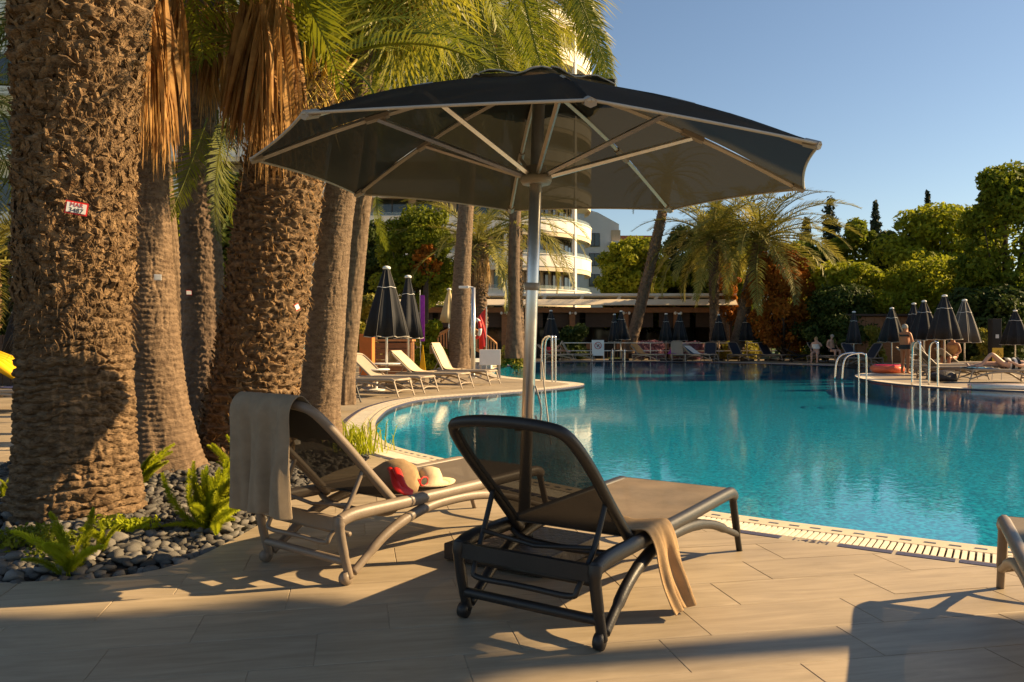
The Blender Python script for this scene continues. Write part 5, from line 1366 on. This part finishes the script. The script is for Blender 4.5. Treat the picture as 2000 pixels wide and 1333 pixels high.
# ---------------------------------------------------------------- closed parasols
def closed_kit(m, hb, ha, rb, folds, table=False, pipe=True):
    kit = []
    def P(n, me, sub=None): kit.append((n, me, sub)); return len(kit)-1
    fn = lambda a, t: 1+.20*(1-t)*math.sin(folds*a)+.08*(1-t)*math.sin(2.0*a+.7)
    prof = [(rb*.94, hb+.015), (rb, hb), (rb*.80, hb+.30*(ha-hb)), (rb*.56, hb+.58*(ha-hb)), (rb*.34, hb+.80*(ha-hb)), (rb*.20, hb+.93*(ha-hb)), (.06, ha)]
    c = P('canopy', MB().lathe(prof, 48, fn=fn).mesh('canopy', m, True))
    if pipe:
        hem = []
        for j in range(48):
            a_ = 2*math.pi*j/48; q = rb*fn(a_, .17)*1.01; hem.append((q*math.cos(a_), q*math.sin(a_), hb+.012*math.sin(8*a_)))
        P('hem', MB().tube(hem, .009, 5, closed=True).mesh('hem', 'piping', True), c)
        zz = hb+.72*(ha-hb); hem = []
        for j in range(32):
            a_ = 2*math.pi*j/32; q = rb*.435*fn(a_, .65)*1.04; hem.append((q*math.cos(a_), q*math.sin(a_), zz+.012*math.sin(4*a_)))
        P('vent_hem', MB().tube(hem, .007, 5, closed=True).mesh('vent_hem', 'white_plain', True), c)
        for j in range(folds):
            a_ = 2*math.pi*j/folds+math.pi/2/folds
            P('fold_edge', MB().tube([((r*fn(a_, i/6)+.004)*math.cos(a_), (r*fn(a_, i/6)+.004)*math.sin(a_), z) for i, (r, z) in enumerate(prof) if i > 0], .007, 4).mesh('fold_edge', 'canopy_grey' if m != 'canopy_grey' else 'piping'), c)
    P('top_cap', MB().lathe([(.075, ha-.02), (.09, ha), (.08, ha+.035), (.03, ha+.055)], 12).mesh('top_cap', 'white_plain', True))
    P('pole', MB().tube([(0, 0, 0), (0, 0, ha-.05)], .028, 10).mesh('pole', 'alu', True))
    P('base', MB().box((0, 0, .05), (.6, .6, .10)).mesh('base', 'base_black'))
    if table:
        P('table_ring', MB().lathe([(.05, .52), (.30, .53), (.30, .55), (.05, .555)], 20).mesh('table_ring', 'white_plain'))
    return kit
KC = [closed_kit('canopy_closed', 1.12, 2.60, .42, 8, True), closed_kit('canopy_closed', 1.10, 2.62, .34, 7), closed_kit('canopy_closed', 1.14, 2.58, .50, 8), closed_kit('canopy_grey', 1.08, 2.62, .50, 8)]
CR = closed_kit('canopy_cream', 1.75, 2.95, .30, 6, False, False)
def cparasol(label, px, d, kit, rz=0.0, sc=1.0):
    return place(kit, 'closed_parasol', label, 'parasol', ((px-1000)/FPX*d, d, 0), rz, 'closed parasols around the pool', sc)
far = [(1003, 622, 'dimmest closed dark parasol, in front of the restaurant left of the pole', 1), (1076, 606, 'closed dark parasol just right of the big parasol pole', 0),
       (1200, 614, 'closed dark parasol left of the leaning palm, rear one of two', 1), (1213, 607, 'closed dark parasol left of the leaning palm, front one of two', 0),
       (1301, 613, 'narrow closed dark parasol right of the leaning palm', 1), (1327, 612, 'closed dark parasol behind the purple towel', 0), (1404, 614, 'closed dark parasol at the foot of the upright date palm', 0),
       (1459, 614, 'closed dark parasol in front of the leaning date palm trunk', 2), (1507, 613, 'closed dark parasol in front of the rust-red bush', 1), (1567, 609, 'wide black closed parasol right of the rust-red bush', 2),
       (1668, 609, 'closed parasol lost in shade behind the pool ladder', 1), (1742, 600, 'black closed parasol behind the standing woman', 2), (1785, 592, 'black closed parasol partly hidden, second behind the woman', 0),
       (1805, 586, 'tall black closed parasol right of the standing woman', 2), (1845, 575, 'tallest black closed parasol on the right bank', 2), (1884, 586, 'grey sunlit closed parasol on the right bank', 3), (1983, 605, 'dark closed parasol at the right edge', 2)]
for i, (px, ap, lb, kk) in enumerate(far):
    d_ = {1668: 33.5, 1742: 31.0, 1785: 31.5, 1805: 29.5, 1845: 26.5, 1884: 28.0, 1983: 28.5}.get(px, 41.6)
    cparasol(lb, px, d_, KC[kk], i*.7, (EYE+(660-ap)*d_/FPX)/2.65)
cparasol('big black closed parasol with pale seams beside the orange panel', 755, 18.8, KC[0], .3, 1.09)
cparasol('black closed parasol leaning behind the bigger one', 797, 21.5, KC[1], .9, 1.08)
cparasol('black closed parasol squeezed between the shaggy and the smooth palm', 592, 13.8, KC[1], .2, .98)
cparasol('closed dark parasol behind the massive trunk at the left edge', 36, 16.5, KC[1], .2, .78)
cparasol('cream closed parasol left of the tall straight trunk', 877, 29.0, CR, 0, 1.0)

# ---------------------------------------------------------------- more loungers
hd = (.93, -.37)
NEAR = [((-4.5, 15.1), K_dark, 'dark taupe lounger half hidden by the smooth palm trunk'), ((-3.72, 16.83), K_flat, 'flat taupe lounger nearest the pool bend'),
        ((-3.32, 17.93), K_taupe, 'taupe lounger with bare raised back beside the white table'), ((-2.62, 19.5), K_taupe, 'taupe lounger with a cream towel, left of two'),
        ((-2.0, 21.0), K_taupe_up, 'taupe lounger with a cream towel, right of two, by the tall trunk')]
for (p, k, lb) in NEAR: lounger(k, lb, p, hd)
def back_towel(label, loc, heading, ang, m, w=(-.24, .24), l0=.1, l1=.80, wob=.012, seed=1.0):
    rz = math.atan2(heading[1], heading[0])-math.pi/2; M = Matrix.Translation((loc[0], loc[1], 0)) @ Matrix.Rotation(rz, 4, 'Z'); a = R(ang)
    def b(l, o): return (.335-l*math.cos(a)+o*math.sin(a), .352+l*math.sin(a)+o*math.cos(a))
    pth = [(.75, .385), (.45, .385), b(l0, .03), b(.4, .03), b(.7, .03), b(l1, .02), (b(.80, 0)[0]-.035, b(.80, 0)[1]-.10), (b(.8, 0)[0]-.03, b(.8, 0)[1]-.28)]
    towel('towel', label, drape('', '', pth, w, .5, None, None, seed=seed, wob=wob), M, m)
back_towel('cream towel over the left of the two far taupe loungers', (-2.62, 19.5), hd, 40, 'towel_cream', seed=1.0)
back_towel('cream towel over the lounger beside the tall straight trunk', (-2.0, 21.0), hd, 62, 'towel_cream', seed=3.0)
FARL = [(1060, 40.6, K_taupe, (1, -.25), 'taupe lounger half hidden by the big parasol pole'), (1098, 41.0, K_taupe_up, (1, -.2), 'taupe lounger on the far shore left of the white notice board'),
        (1245, 41.2, K_taupe, (.6, -.8), 'brown lounger on the far shore with an orange and white towel'), (1322, 41.2, K_taupe_up, (-.15, -1), 'upright brown lounger on the far shore beside a purple towel'),
        (1345, 41.0, K_taupe, (.6, -.8), 'brown lounger on the far shore piled with blue and white towels'), (1388, 41.2, K_navy, (-.35, -1), 'navy lounger on the far shore, leftmost of the navy ones'),
        (1432, 41.0, K_navy, (.4, -1), 'navy lounger on the far shore, second of the navy ones'), (1490, 40.6, K_navy, (.5, -1), 'navy lounger on the far shore, third of the navy ones'),
        (1545, 39.5, K_dark, (1, -.2), 'low dark lounger below the widest far parasol'), (1585, 38.2, K_navy, (.7, -.8), 'navy lounger in front of the seated pair'),
        (1655, 34.5, K_navy, (.4, -1), 'navy lounger behind the pool ladder'), (1712, 33.5, K_navy, (-1, -.25), 'navy lounger left of the standing woman'),
        (1765, 30.0, K_taupe, (.9, -.5), 'taupe lounger behind the standing woman')]
for (px, d, k, h, lb) in FARL: lounger(k, lb, ((px-1000)/FPX*d, d), h)
def px_at(px, d): return ((px-1000)/FPX*d, d)
back_towel('orange and white towel over a far brown lounger', px_at(1245, 41.2), (.6, -.8), 40, 'towel_orange', seed=5)
back_towel('purple towel hanging on the far shore', px_at(1318, 41.4), (-.6, -1), 30, 'towel_purple', seed=6)
back_towel('blue towel on the far shore beside the white one', px_at(1340, 41.0), (.6, -.8), 40, 'towel_blue', seed=7, w=(-.26, .02))
back_towel('white towel crumpled on a far lounger', px_at(1352, 40.9), (.6, -.8), 30, 'towel_white', seed=8, wob=.03)
# right peninsula loungers
R1 = px_at(1802, 23.2); lounger(K_left, 'taupe lounger pointing right behind the lying woman', R1, (1, -.08))
R2 = px_at(2008, 21.4); lounger(K_flat, 'flat lounger carrying the woman in the striped swimsuit', R2, (-1, .06))
R3 = px_at(1790, 25.4); lounger(K_taupe_up, 'upright lounger with a light towel right of the standing woman', R3, (1, -.1))
R4 = px_at(1845, 27.4); lounger(K_taupe, 'lounger under the tallest black parasol', R4, (1, -.05))
back_towel('light towel over the upright lounger beside the standing woman', R3, (1, -.1), 62, 'towel_cream', seed=9)
towel('towel', 'bright blue towel on the lounger of the lying woman', drape('', '', [(1.62, .40), (1.3, .385), (.95, .382)], (-.33, .40), .5, None, None, seed=3, wob=.006), Matrix.Translation((R2[0], R2[1], 0)) @ Matrix.Rotation(math.atan2(.06, -1)-math.pi/2, 4, 'Z'), 'towel_blue')
# left edge group
LE = px_at(-60, 13.2); lounger(K_flat, 'pale lounger at the left edge below the yellow float', LE, (1, -.12))
towel('towel', 'navy towel on the lounger at the left edge', drape('', '', [(.7, .40), (1.1, .385), (1.4, .385)], (-.30, .30), .5, None, None, seed=3, wob=.01), Matrix.Translation((LE[0], LE[1], 0)) @ Matrix.Rotation(math.atan2(-.12, 1)-math.pi/2, 4, 'Z'), 'towel_navy')
yf = thing('inflatable_mattress', 'yellow inflatable mattress tilted on the lounger at the left edge', 'pool float', (px_at(14, 13.4)[0], 13.4, .40))
for k in range(5):
    o = MB().tube([(-.62, -.3+.15*k, .62), (0, -.3+.15*k, .36), (.42, -.3+.15*k, .10)], [.07, .085, .06], 10).build('tube', 'yellow_float', yf, True)
fb = thing('timber_fence', 'brown upright-board fence behind the yellow float', 'fence', (px_at(-10, 20)[0], 20, 0))
for k in range(30): MB().box((-3.5+k*.20, 0, .62), (.185, .03, 1.3)).build('board', 'dark_wood', fb)
for z in (.3, 1.1): MB().box((-.6, .04, z), (6.2, .04, .08)).build('rail', 'dark_wood', fb)

# ---------------------------------------------------------------- things on the left bank
def post(label, px, py_top, d, r, m='alu', arm=False):
    t = thing('post', label, 'post', (*px_at(px, d), 0)); zt = EYE+(660-py_top)*d/FPX
    MB().tube([(0, 0, 0), (0, 0, zt)], r, 12).build('shaft', m, t, True); MB().lathe([(r*2.2, 0), (r*2.2, .03), (r, .05)], 12).build('foot_plate', m, t)
    if arm:
        MB().tube([(0, 0, zt), (-.18, 0, zt+.03)], .025, 8).build('arm', 'white_plain', t); MB().box((-.28, 0, zt+.01), (.30, .14, .07)).build('lamp_head', 'white_plain', t, bevel=.01)
    return t
post('plain grey metal post between the shaggy and the smooth palm', 571, 440, 9.0, .042, 'alu_dull')
post('slim lamp post beside the tall straight trunk', 924, 562, 24.0, .07, 'alu', True)
post('white lamp post in front of the rust-red bush', 1558, 580, 43.0, .05, 'white_plain', True)
ws = thing('white_signboard', 'blank white signboard on grey legs at the pool arm', 'sign', (*px_at(957, 23.5), 0), .15)
MB().box((0, 0, .62), (.62, .10, .46)).build('board', 'white_plain', ws, bevel=.006)
for sx in (-1, 1):
    for sy in (-1, 1): MB().box((sx*.28, sy*.12, .20), (.03, .03, .40)).build('leg', 'alu_dull', ws)
flg = thing('red_flag', 'red flag hanging on a pole left of the big parasol pole', 'flag', (*px_at(950, 27), 0))
MB().tube([(0, 0, 0), (0, 0, 2.25)], .018, 8).build('pole', 'alu', flg)
rows = [[(-.02-.26*u*(1-.25*v)-.02*math.sin(6*v+3*u), .05*math.sin(5*u+3*v), 2.2-1.25*v-.32*u) for u in np.linspace(0, 1, 8)] for v in np.linspace(0, 1, 12)]
MB().grid(rows).build('cloth', 'red', flg, True)
lb_ = thing('lifebuoy', 'red and white lifebuoy hanging beside the red flag', 'lifebuoy', (*px_at(930, 26.4), 1.5), .5)
for k in range(8):
    pts = [(.0, .30*math.cos(t), .30*math.sin(t)) for t in np.linspace(k*math.pi/4, (k+1)*math.pi/4, 5)]
    MB().tube(pts, .06, 8).build('segment', 'red' if k % 2 else 'white_plain', lb_, True)
br = thing('arched_footbridge', 'small arched wooden footbridge with orange slatted railing', 'bridge', (*px_at(903, 29.5), 0))
AP = []
for k in range(25):
    u = k/24*2-1; AP.append((1.28*u, .25+.62*(1-u*u)))
for yy in (-.5, .5):
    MB().tube([(x, yy, z+.72) for x, z in AP], .035, 6).build('handrail', 'wood_orange', br, True)
    MB().tube([(x, yy, z) for x, z in AP], .05, 6).build('side_beam', 'wood_orange', br, True)
    for (x, z) in AP: MB().tube([(x, yy, z), (x, yy, z+.72)], .016, 5).build('baluster', 'wood_orange', br)
for (x, z) in AP: MB().box((x, 0, z+.03), (.09, 1.0, .03)).build('plank', 'wood_mid', br)
bn = thing('beach_banner', 'narrow purple banner with a yellow foot beside the black parasols', 'banner', (*px_at(822, 22.5), 0))
MB().tube([(0, 0, 0), (-.03, 0, 2.55)], .015, 6).build('pole', 'alu', bn)
MB().box((.04, 0, 1.75), (.13, .015, 1.3)).build('purple_cloth', 'towel_purple', bn); MB().add([(-.08, -.02, .1), (.16, -.02, .1), (.06, -.02, 1.0), (-.08, .02, .1), (.16, .02, .1), (.06, .02, 1.0)], [(0, 1, 2), (5, 4, 3), (0, 3, 4, 1), (1, 4, 5, 2), (2, 5, 3, 0)]).build('yellow_foot', 'yellow_float', bn)
op = thing('orange_cabinet', 'upright orange cabinet beside the brown towel counter', 'cabinet', (*px_at(717, 22), 0), -.1)
MB().box((0, 0, .65), (.36, .3, 1.3)).build('board', 'orange_panel', op, bevel=.01); MB().box((0, -.02, .02), (.42, .38, .06)).build('plinth', 'dark_wood', op)
tc_ = thing('towel_counter', 'brown timber counter behind the closed black parasols', 'counter', (*px_at(765, 23.5), 0), -.05)
for k in range(6): MB().box((0, 0, .12+.17*k), (1.15, .06, .155)).build('slat', 'wood_mid', tc_)
MB().box((0, .2, 1.12), (1.25, .55, .06)).build('counter_top', 'wood_orange', tc_)
for s in (-.55, .55): MB().box((s, .25, .55), (.08, .42, 1.06)).build('side', 'wood_mid', tc_)
stb = thing('side_table', 'white round side table under the big black closed parasol', 'table', (*px_at(735, 18.2), 0))
MB().lathe([(.02, .46), (.30, .46), (.31, .475), (.30, .49), (.0, .49)], 24).build('table_top', 'white_plain', stb, True); MB().tube([(0, 0, 0), (0, 0, .47)], .03, 10).build('stem', 'white_plain', stb); MB().lathe([(.2, 0), (.2, .02), (.04, .04)], 20).build('base', 'white_plain', stb)
ww = thing('pool_side_wall', 'low white wall of the small side pool', 'wall', (*px_at(985, 33), 0))
ww.location = (-1.9, 33, 0)
MB().box((0, 0, .12), (2.2, 6, .24)).build('wall', 'white_plain', ww, bevel=.02); MB().box((0, 0, .26), (2.3, 6.1, .04)).build('cap', 'white_plain', ww)
wb = thing('notice_board', 'white A-shaped notice board with a no-diving ring on the far shore', 'sign', (*px_at(1168, 40.6), 0))
MB().box((0, 0, .68), (.62, .03, .80), 0, Matrix.Rotation(-.12, 4, 'X')).build('board', 'white_plain', wb)
rg_ = MB().tube([(.17*math.cos(t), -.04, .80+.17*math.sin(t)) for t in np.linspace(0, 2*math.pi, 20, endpoint=False)], .014, 5, closed=True).build('ring', 'red_ink', wb)
MB().tube([(-.11, -.04, .91), (.11, -.04, .69)], .014, 5).build('ring_bar', 'red_ink', rg_)
MB().tube([(-.05, -.03, .73), (.0, -.035, .80), (.06, -.035, .86)], .02, 5).build('diver_mark', 'black_ink', rg_)
MB().box((0, -.015, .50), (.36, .012, .03)).build('text_line', 'black_ink', wb)
for sx in (-1, 1):
    for sy in (-1, 1): MB().tube([(sx*.28, sy*.05, .4), (sx*.30, sy*.22, 0)], .016, 6).build('leg', 'white_plain', wb)
# stainless ladder handrails
def ladder(label, px, py, top, d, w, rz=0.0):
    q = gr(px, py); t = thing('pool_ladder', label, 'ladder', (*px_at(px, d), 0), rz, 'stainless pool ladders'); zt = EYE+(660-top)*d/FPX
    for s in (-1, 1):
        MB().tube(arc_pts([(s*w/2, -.35, -.7), (s*w/2, -.35, zt-.18), (s*w/2, -.28, zt-.03), (s*w/2, -.10, zt), (s*w/2, .18, zt-.08), (s*w/2, .30, zt-.3), (s*w/2, .34, 0)]), .024, 10).build('handrail', 'steel', t, True)
    for z in (-.2, -.45): MB().tube([(-w/2, -.35, z), (w/2, -.35, z)], .02, 8).build('tread', 'steel', t)
ladder('stainless pool ladder with square handrails standing in the water on the right', 1661, 742, 690, 22.9, .50, R(90))
ladder('stainless ladder at the tip of the right deck', 1806, 752, 668, 20.0, .40, -.2)
ladder('stainless ladder with arched rails on the far shore', 1207, 706, 682, 40.2, .6, 0)
ladder('thin stainless ladder rails right of the big parasol pole', 1071, 744, 657, 21.8, .10, .4)
# floats
fo = thing('swim_ring', 'orange-red swim ring lying on the right deck', 'pool float', (*px_at(1733, 27.2), .0))
MB().tube([(.42*math.cos(t), .42*math.sin(t), .13) for t in np.linspace(0, 2*math.pi, 28, endpoint=False)], .13, 10, closed=True).build('ring', 'orange_float', fo, True)
MB().tube([(.40*math.cos(t), .40*math.sin(t), .235) for t in np.linspace(0, 2*math.pi, 28, endpoint=False)], .05, 6, closed=True).build('top_stripe', 'pink', fo, True)
cf = thing('air_mattress', 'clear air mattress with coloured spots at the right deck edge', 'pool float', (*px_at(1975, 18.6), .0), -.35)
for k in range(7):
    MB().tube([(-.85, -.27+.09*k, .05), (0, -.27+.09*k, .06), (.85, -.27+.09*k, .05)], .05, 8).build('tube', ['float_pale', 'float_green', 'float_pink'][k % 3], cf, True)
ys = thing('warning_sign', 'yellow warning sign with a black triangle on the right deck', 'sign', (*px_at(1949, 22.6), 0), .05)
MB().box((0, 0, .70), (.31, .03, .42)).build('board', 'sign_yellow', ys)
MB().tube([(-.10, -.02, .68), (.10, -.02, .68), (0, -.02, .84)], .009, 4, closed=True).build('triangle', 'black_ink', ys)
MB().tube([(0, -.02, .715), (.005, -.02, .785)], .008, 4).build('figure_mark', 'black_ink', ys)
for z in (.60, .565): MB().box((0, -.018, z), (.20, .006, .016)).build('text_line', 'black_ink', ys)
for s in (-1, 1): MB().tube([(s*.12, 0, .50), (s*.14, .05, 0)], .012, 6).build('leg', 'alu', ys)
bgp = thing('dark_bag', 'dark bag lying under the lounger on the right deck', 'bag', (*px_at(1842, 21.6), 0))
blob('bag_body', 'base_black', (0, 0, .12), (.42, .22, .18), seed=2, parent=bgp)
ptw = thing('pink_towel', 'bright pink towel hung on the hotel balcony', 'towel', at(838, 563, 62.5), 0)
MB().grid([[(x, .04*math.sin(7*x+z), z) for x in np.linspace(-.33, .33, 8)] for z in np.linspace(-.5, .5, 6)]).build('cloth', 'pink', ptw, True)

# ---------------------------------------------------------------- people
def person(label, loc, rz, J, edges, skinm, hair, clothes=(), group='people by the pool'):
    """J: name -> (x, y, z, r); body grown along the bones as one skin"""
    t = thing('person', label, 'person', loc, rz, group)
    names = list(J); me = bpy.data.meshes.new('body'); me.from_pydata([J[n][:3] for n in names], [(names.index(a), names.index(b)) for a, b in edges], []); me.materials.append(MATS[skinm])
    o = link('body', me, t); sk = o.modifiers.new('skin', 'SKIN'); sk.use_smooth_shade = True
    if not me.skin_vertices: me.skin_vertices.new() if hasattr(me.skin_vertices, 'new') else None
    layer = me.skin_vertices[0].data
    for i, n in enumerate(names):
        r = J[n][3]; layer[i].radius = (r if not hasattr(r, '__len__') else r[0], r if not hasattr(r, '__len__') else r[1]); layer[i].use_root = (n == 'pelvis')
    ss = o.modifiers.new('smooth', 'SUBSURF'); ss.levels = 2; ss.render_levels = 2
    h = Vector(J['head'][:3])
    hd_ = blob('hair', hair, h+Vector((0, .018, .030)), (.090, .100, .098), seed=.5, amp=.03, parent=t)
    for (nm, m, a, b, ra, rb) in clothes:
        MB().tube([Vector(a), Vector(a).lerp(Vector(b), .5), Vector(b)], [ra, (ra+rb)/2*1.03, rb], 14, cap=False, flat=.78, up=(1, 0, 0)).build(nm, m, t, True)
    return t
BE = [('pelvis', 'waist'), ('waist', 'chest'), ('chest', 'neck'), ('neck', 'head'), ('head', 'crown'), ('head', 'nose')]
for s in 'lr':
    BE += [('chest', 'sh'+s), ('sh'+s, 'el'+s), ('el'+s, 'wr'+s), ('wr'+s, 'hand'+s), ('hand'+s, 'thumb'+s), ('pelvis', 'hip'+s), ('hip'+s, 'kn'+s), ('kn'+s, 'an'+s), ('an'+s, 'toe'+s)]
def standing(h=1.0, arms=None, leg=0.07, belly=.13):
    J = {'pelvis': (0, 0, .92, (.155, .12)), 'waist': (0, 0, 1.08, (.145, belly)), 'chest': (0, .01, 1.27, (.15, .11)), 'neck': (0, .0, 1.42, .052), 'head': (0, -.015, 1.52, (.075, .088)), 'crown': (0, .0, 1.60, (.07, .08)), 'nose': (0, -.11, 1.51, .012)}
    for s, k in (('l', -1), ('r', 1)):
        J['sh'+s] = (k*.175, .01, 1.35, .056); J['el'+s] = (k*.235, .03, 1.07, .042); J['wr'+s] = (k*.23, -.05, .86, .028); J['hand'+s] = (k*.225, -.075, .77, .027); J['thumb'+s] = (k*.20, -.10, .80, .011)
        J['hip'+s] = (k*.085, 0, .84, .095); J['kn'+s] = (k*.095, -.01, .47, .062); J['an'+s] = (k*.10, .02, .085, .040); J['toe'+s] = (k*.115, -.12, .03, .032)
    if arms: J.update(arms)
    return {n: (v[0]*h, v[1]*h, v[2]*h, v[3] if not hasattr(v[3], '__len__') else v[3]) for n, v in J.items()}
# the woman standing: seen from behind her right, looking across the pool, one hand at her hip
W_ = px_at(1768, 26.0)
person('standing woman with short grey hair in a black bikini on the right deck', (*W_, 0), R(118),
       standing(1.0, {'ell': (-.27, .02, 1.08, .045), 'wrl': (-.20, -.12, .92, .03), 'handl': (-.15, -.16, .88, .027), 'thumbl': (-.14, -.15, .92, .011), 'waist': (0, -.02, 1.08, (.155, .155)), 'elr': (.22, -.06, 1.1, .045), 'wrr': (.10, -.20, 1.22, .03), 'handr': (.05, -.20, 1.30, .027), 'thumbr': (.03, -.18, 1.33, .011)}), BE, 'skin', 'hair_grey',
       [('bikini_bottom', 'black_ink', (0, 0, .83), (0, 0, .97), .205, .188), ('bikini_top', 'black_ink', (0, 0, 1.24), (0, 0, 1.30), .185, .185)])
def sitting(arms=None):
    J = {'pelvis': (0, 0, .50, (.15, .12)), 'waist': (0, .03, .66, (.14, .115)), 'chest': (0, .01, .88, (.15, .11)), 'neck': (0, -.01, 1.04, .052), 'head': (0, -.03, 1.14, (.075, .088)), 'crown': (0, -.015, 1.22, (.07, .08)), 'nose': (0, -.125, 1.13, .012)}
    for s, k in (('l', -1), ('r', 1)):
        J['sh'+s] = (k*.18, .0, .97, .056); J['el'+s] = (k*.24, .02, .70, .042); J['wr'+s] = (k*.20, -.18, .60, .028); J['hand'+s] = (k*.18, -.26, .58, .027); J['thumb'+s] = (k*.15, -.24, .60, .011)
        J['hip'+s] = (k*.09, -.04, .48, .085); J['kn'+s] = (k*.12, -.46, .50, .060); J['an'+s] = (k*.13, -.46, .09, .040); J['toe'+s] = (k*.14, -.60, .035, .032)
    if arms: J.update(arms)
    return J
m_ = px_at(1625, 37.6); person('bare-chested man in dark shorts sitting beyond the far shore loungers', (*m_, .10), R(10), sitting(), BE, 'skin_pale', 'hair_grey', [('shorts', 'black_ink', (0, -.02, .44), (0, .0, .60), .20, .17)])
w_ = px_at(1594, 37.9); person('blond person in a pale top sitting beside the bare-chested man', (*w_, -.02), R(-30), sitting({'elr': (.26, -.05, .80, .042), 'wrr': (.14, -.16, .98, .028), 'handr': (.10, -.15, 1.05, .027), 'thumbr': (.08, -.14, 1.09, .011)}), BE, 'skin_pale', 'hair_blond', [('top', 'towel_white', (0, .02, .70), (0, .01, .92), .18, .19)])
def lying(bent=True):
    # along +X: feet at -X, head at +X, back resting at z about 0
    J = {'pelvis': (0, 0, .13, (.12, .15)), 'waist': (.17, 0, .12, (.11, .14)), 'chest': (.36, 0, .14, (.11, .15)), 'neck': (.52, 0, .17, .052), 'head': (.62, 0, .20, (.088, .075)), 'crown': (.70, 0, .22, (.08, .07)), 'nose': (.61, 0, .305, .012)}
    for s, k in (('l', -1), ('r', 1)):
        J['sh'+s] = (.45, k*.17, .13, .056); J['el'+s] = (.25, k*.25, .09, .042); J['wr'+s] = (.10, k*.20, .18, .028); J['hand'+s] = (.03, k*.14, .22, .027); J['thumb'+s] = (.03, k*.10, .24, .011); J['hip'+s] = (-.08, k*.09, .12, .09)
        if bent and k < 0: J['kn'+s] = (-.38, k*.10, .42, .062); J['an'+s] = (-.66, k*.10, .10, .040); J['toe'+s] = (-.80, k*.11, .06, .032)
        else: J['kn'+s] = (-.48, k*.10, .14, .062); J['an'+s] = (-.88, k*.11, .06, .040); J['toe'+s] = (-.93, k*.12, .16, .032)
    return J
q = px_at(1962, 21.33)
person('woman in a black and white striped swimsuit lying on the right-hand lounger', (q[0], q[1], .36), R(-3), lying(), BE, 'skin_pale', 'hair_brown',
       [('swimsuit', 'black_ink', (-.04, 0, .13), (.06, 0, .125), .185, .175), ('swimsuit', 'towel_white', (.06, 0, .125), (.13, 0, .122), .175, .168), ('swimsuit', 'black_ink', (.13, 0, .122), (.21, 0, .125), .168, .172), ('swimsuit', 'towel_white', (.21, 0, .125), (.28, 0, .13), .172, .178), ('swimsuit', 'black_ink', (.28, 0, .13), (.36, 0, .138), .178, .182)])
q = px_at(1862, 27.4)
person('tanned person in orange sitting under the tallest black parasol', (q[0], q[1], .02), R(-60), sitting(), BE, 'skin', 'hair_brown', [('orange_top', 'towel_orange', (0, .02, .62), (0, .01, .92), .18, .19)])
q = px_at(1080, 40.9)
person('reclining person in red on the far shore left of the white notice board', (q[0], q[1], .40), R(-170), lying(), BE, 'skin_pale', 'hair_brown', [('red_top', 'red', (.0, 0, .13), (.36, 0, .138), .185, .182)])

# unseen tree added right of the frame: its crown shades the near deck
st = thing('broadleaf_tree', 'unseen tree added right of the view so its crown shades the near deck', 'tree', (13.5, 5.3, 0), 0, 'trees behind the pool')
MB().tube([(0, 0, 0), (.05, 0, 3), (-.05, 0, 6), (0, 0, 9.0)], [.16, .13, .11, .06], 10).build('trunk', 'trunk', st, True)
cl = []
for k in range(30):
    a_ = random.uniform(0, 6.28); r_ = 1.25*random.random()**.5; cl.append((r_*math.cos(a_)*1.2, r_*math.sin(a_)*.72, random.uniform(7.9, 10.4), .55, .45, .45))
link('crown', leafmass('crown', (0, 0, 0), cl, 9000, .16, 77, 'leaf_mid'), st)
# dense wood far behind, one mass
cl = []
for k in range(150):
    x = -70+150*k/149; cl.append((x+random.uniform(-1, 1), 96+random.uniform(-3, 3), random.uniform(.5, 6.0), 2.2, 2.0, 2.0)); cl.append((x, 95, 1.0, 2.2, 2.0, 1.6))
for k in range(60):
    x = 14+24*k/59; cl.append((x, 62+random.uniform(-2, 2), random.uniform(.3, 3.5), 1.3, 1.2, 1.2))
tag(link('far_wood', leafmass('far_wood', (0, 0, 0), cl, 26000, .5, 78, 'leaf_dark')), 'dark belt of woodland far behind the pool', 'wood', kind='stuff')
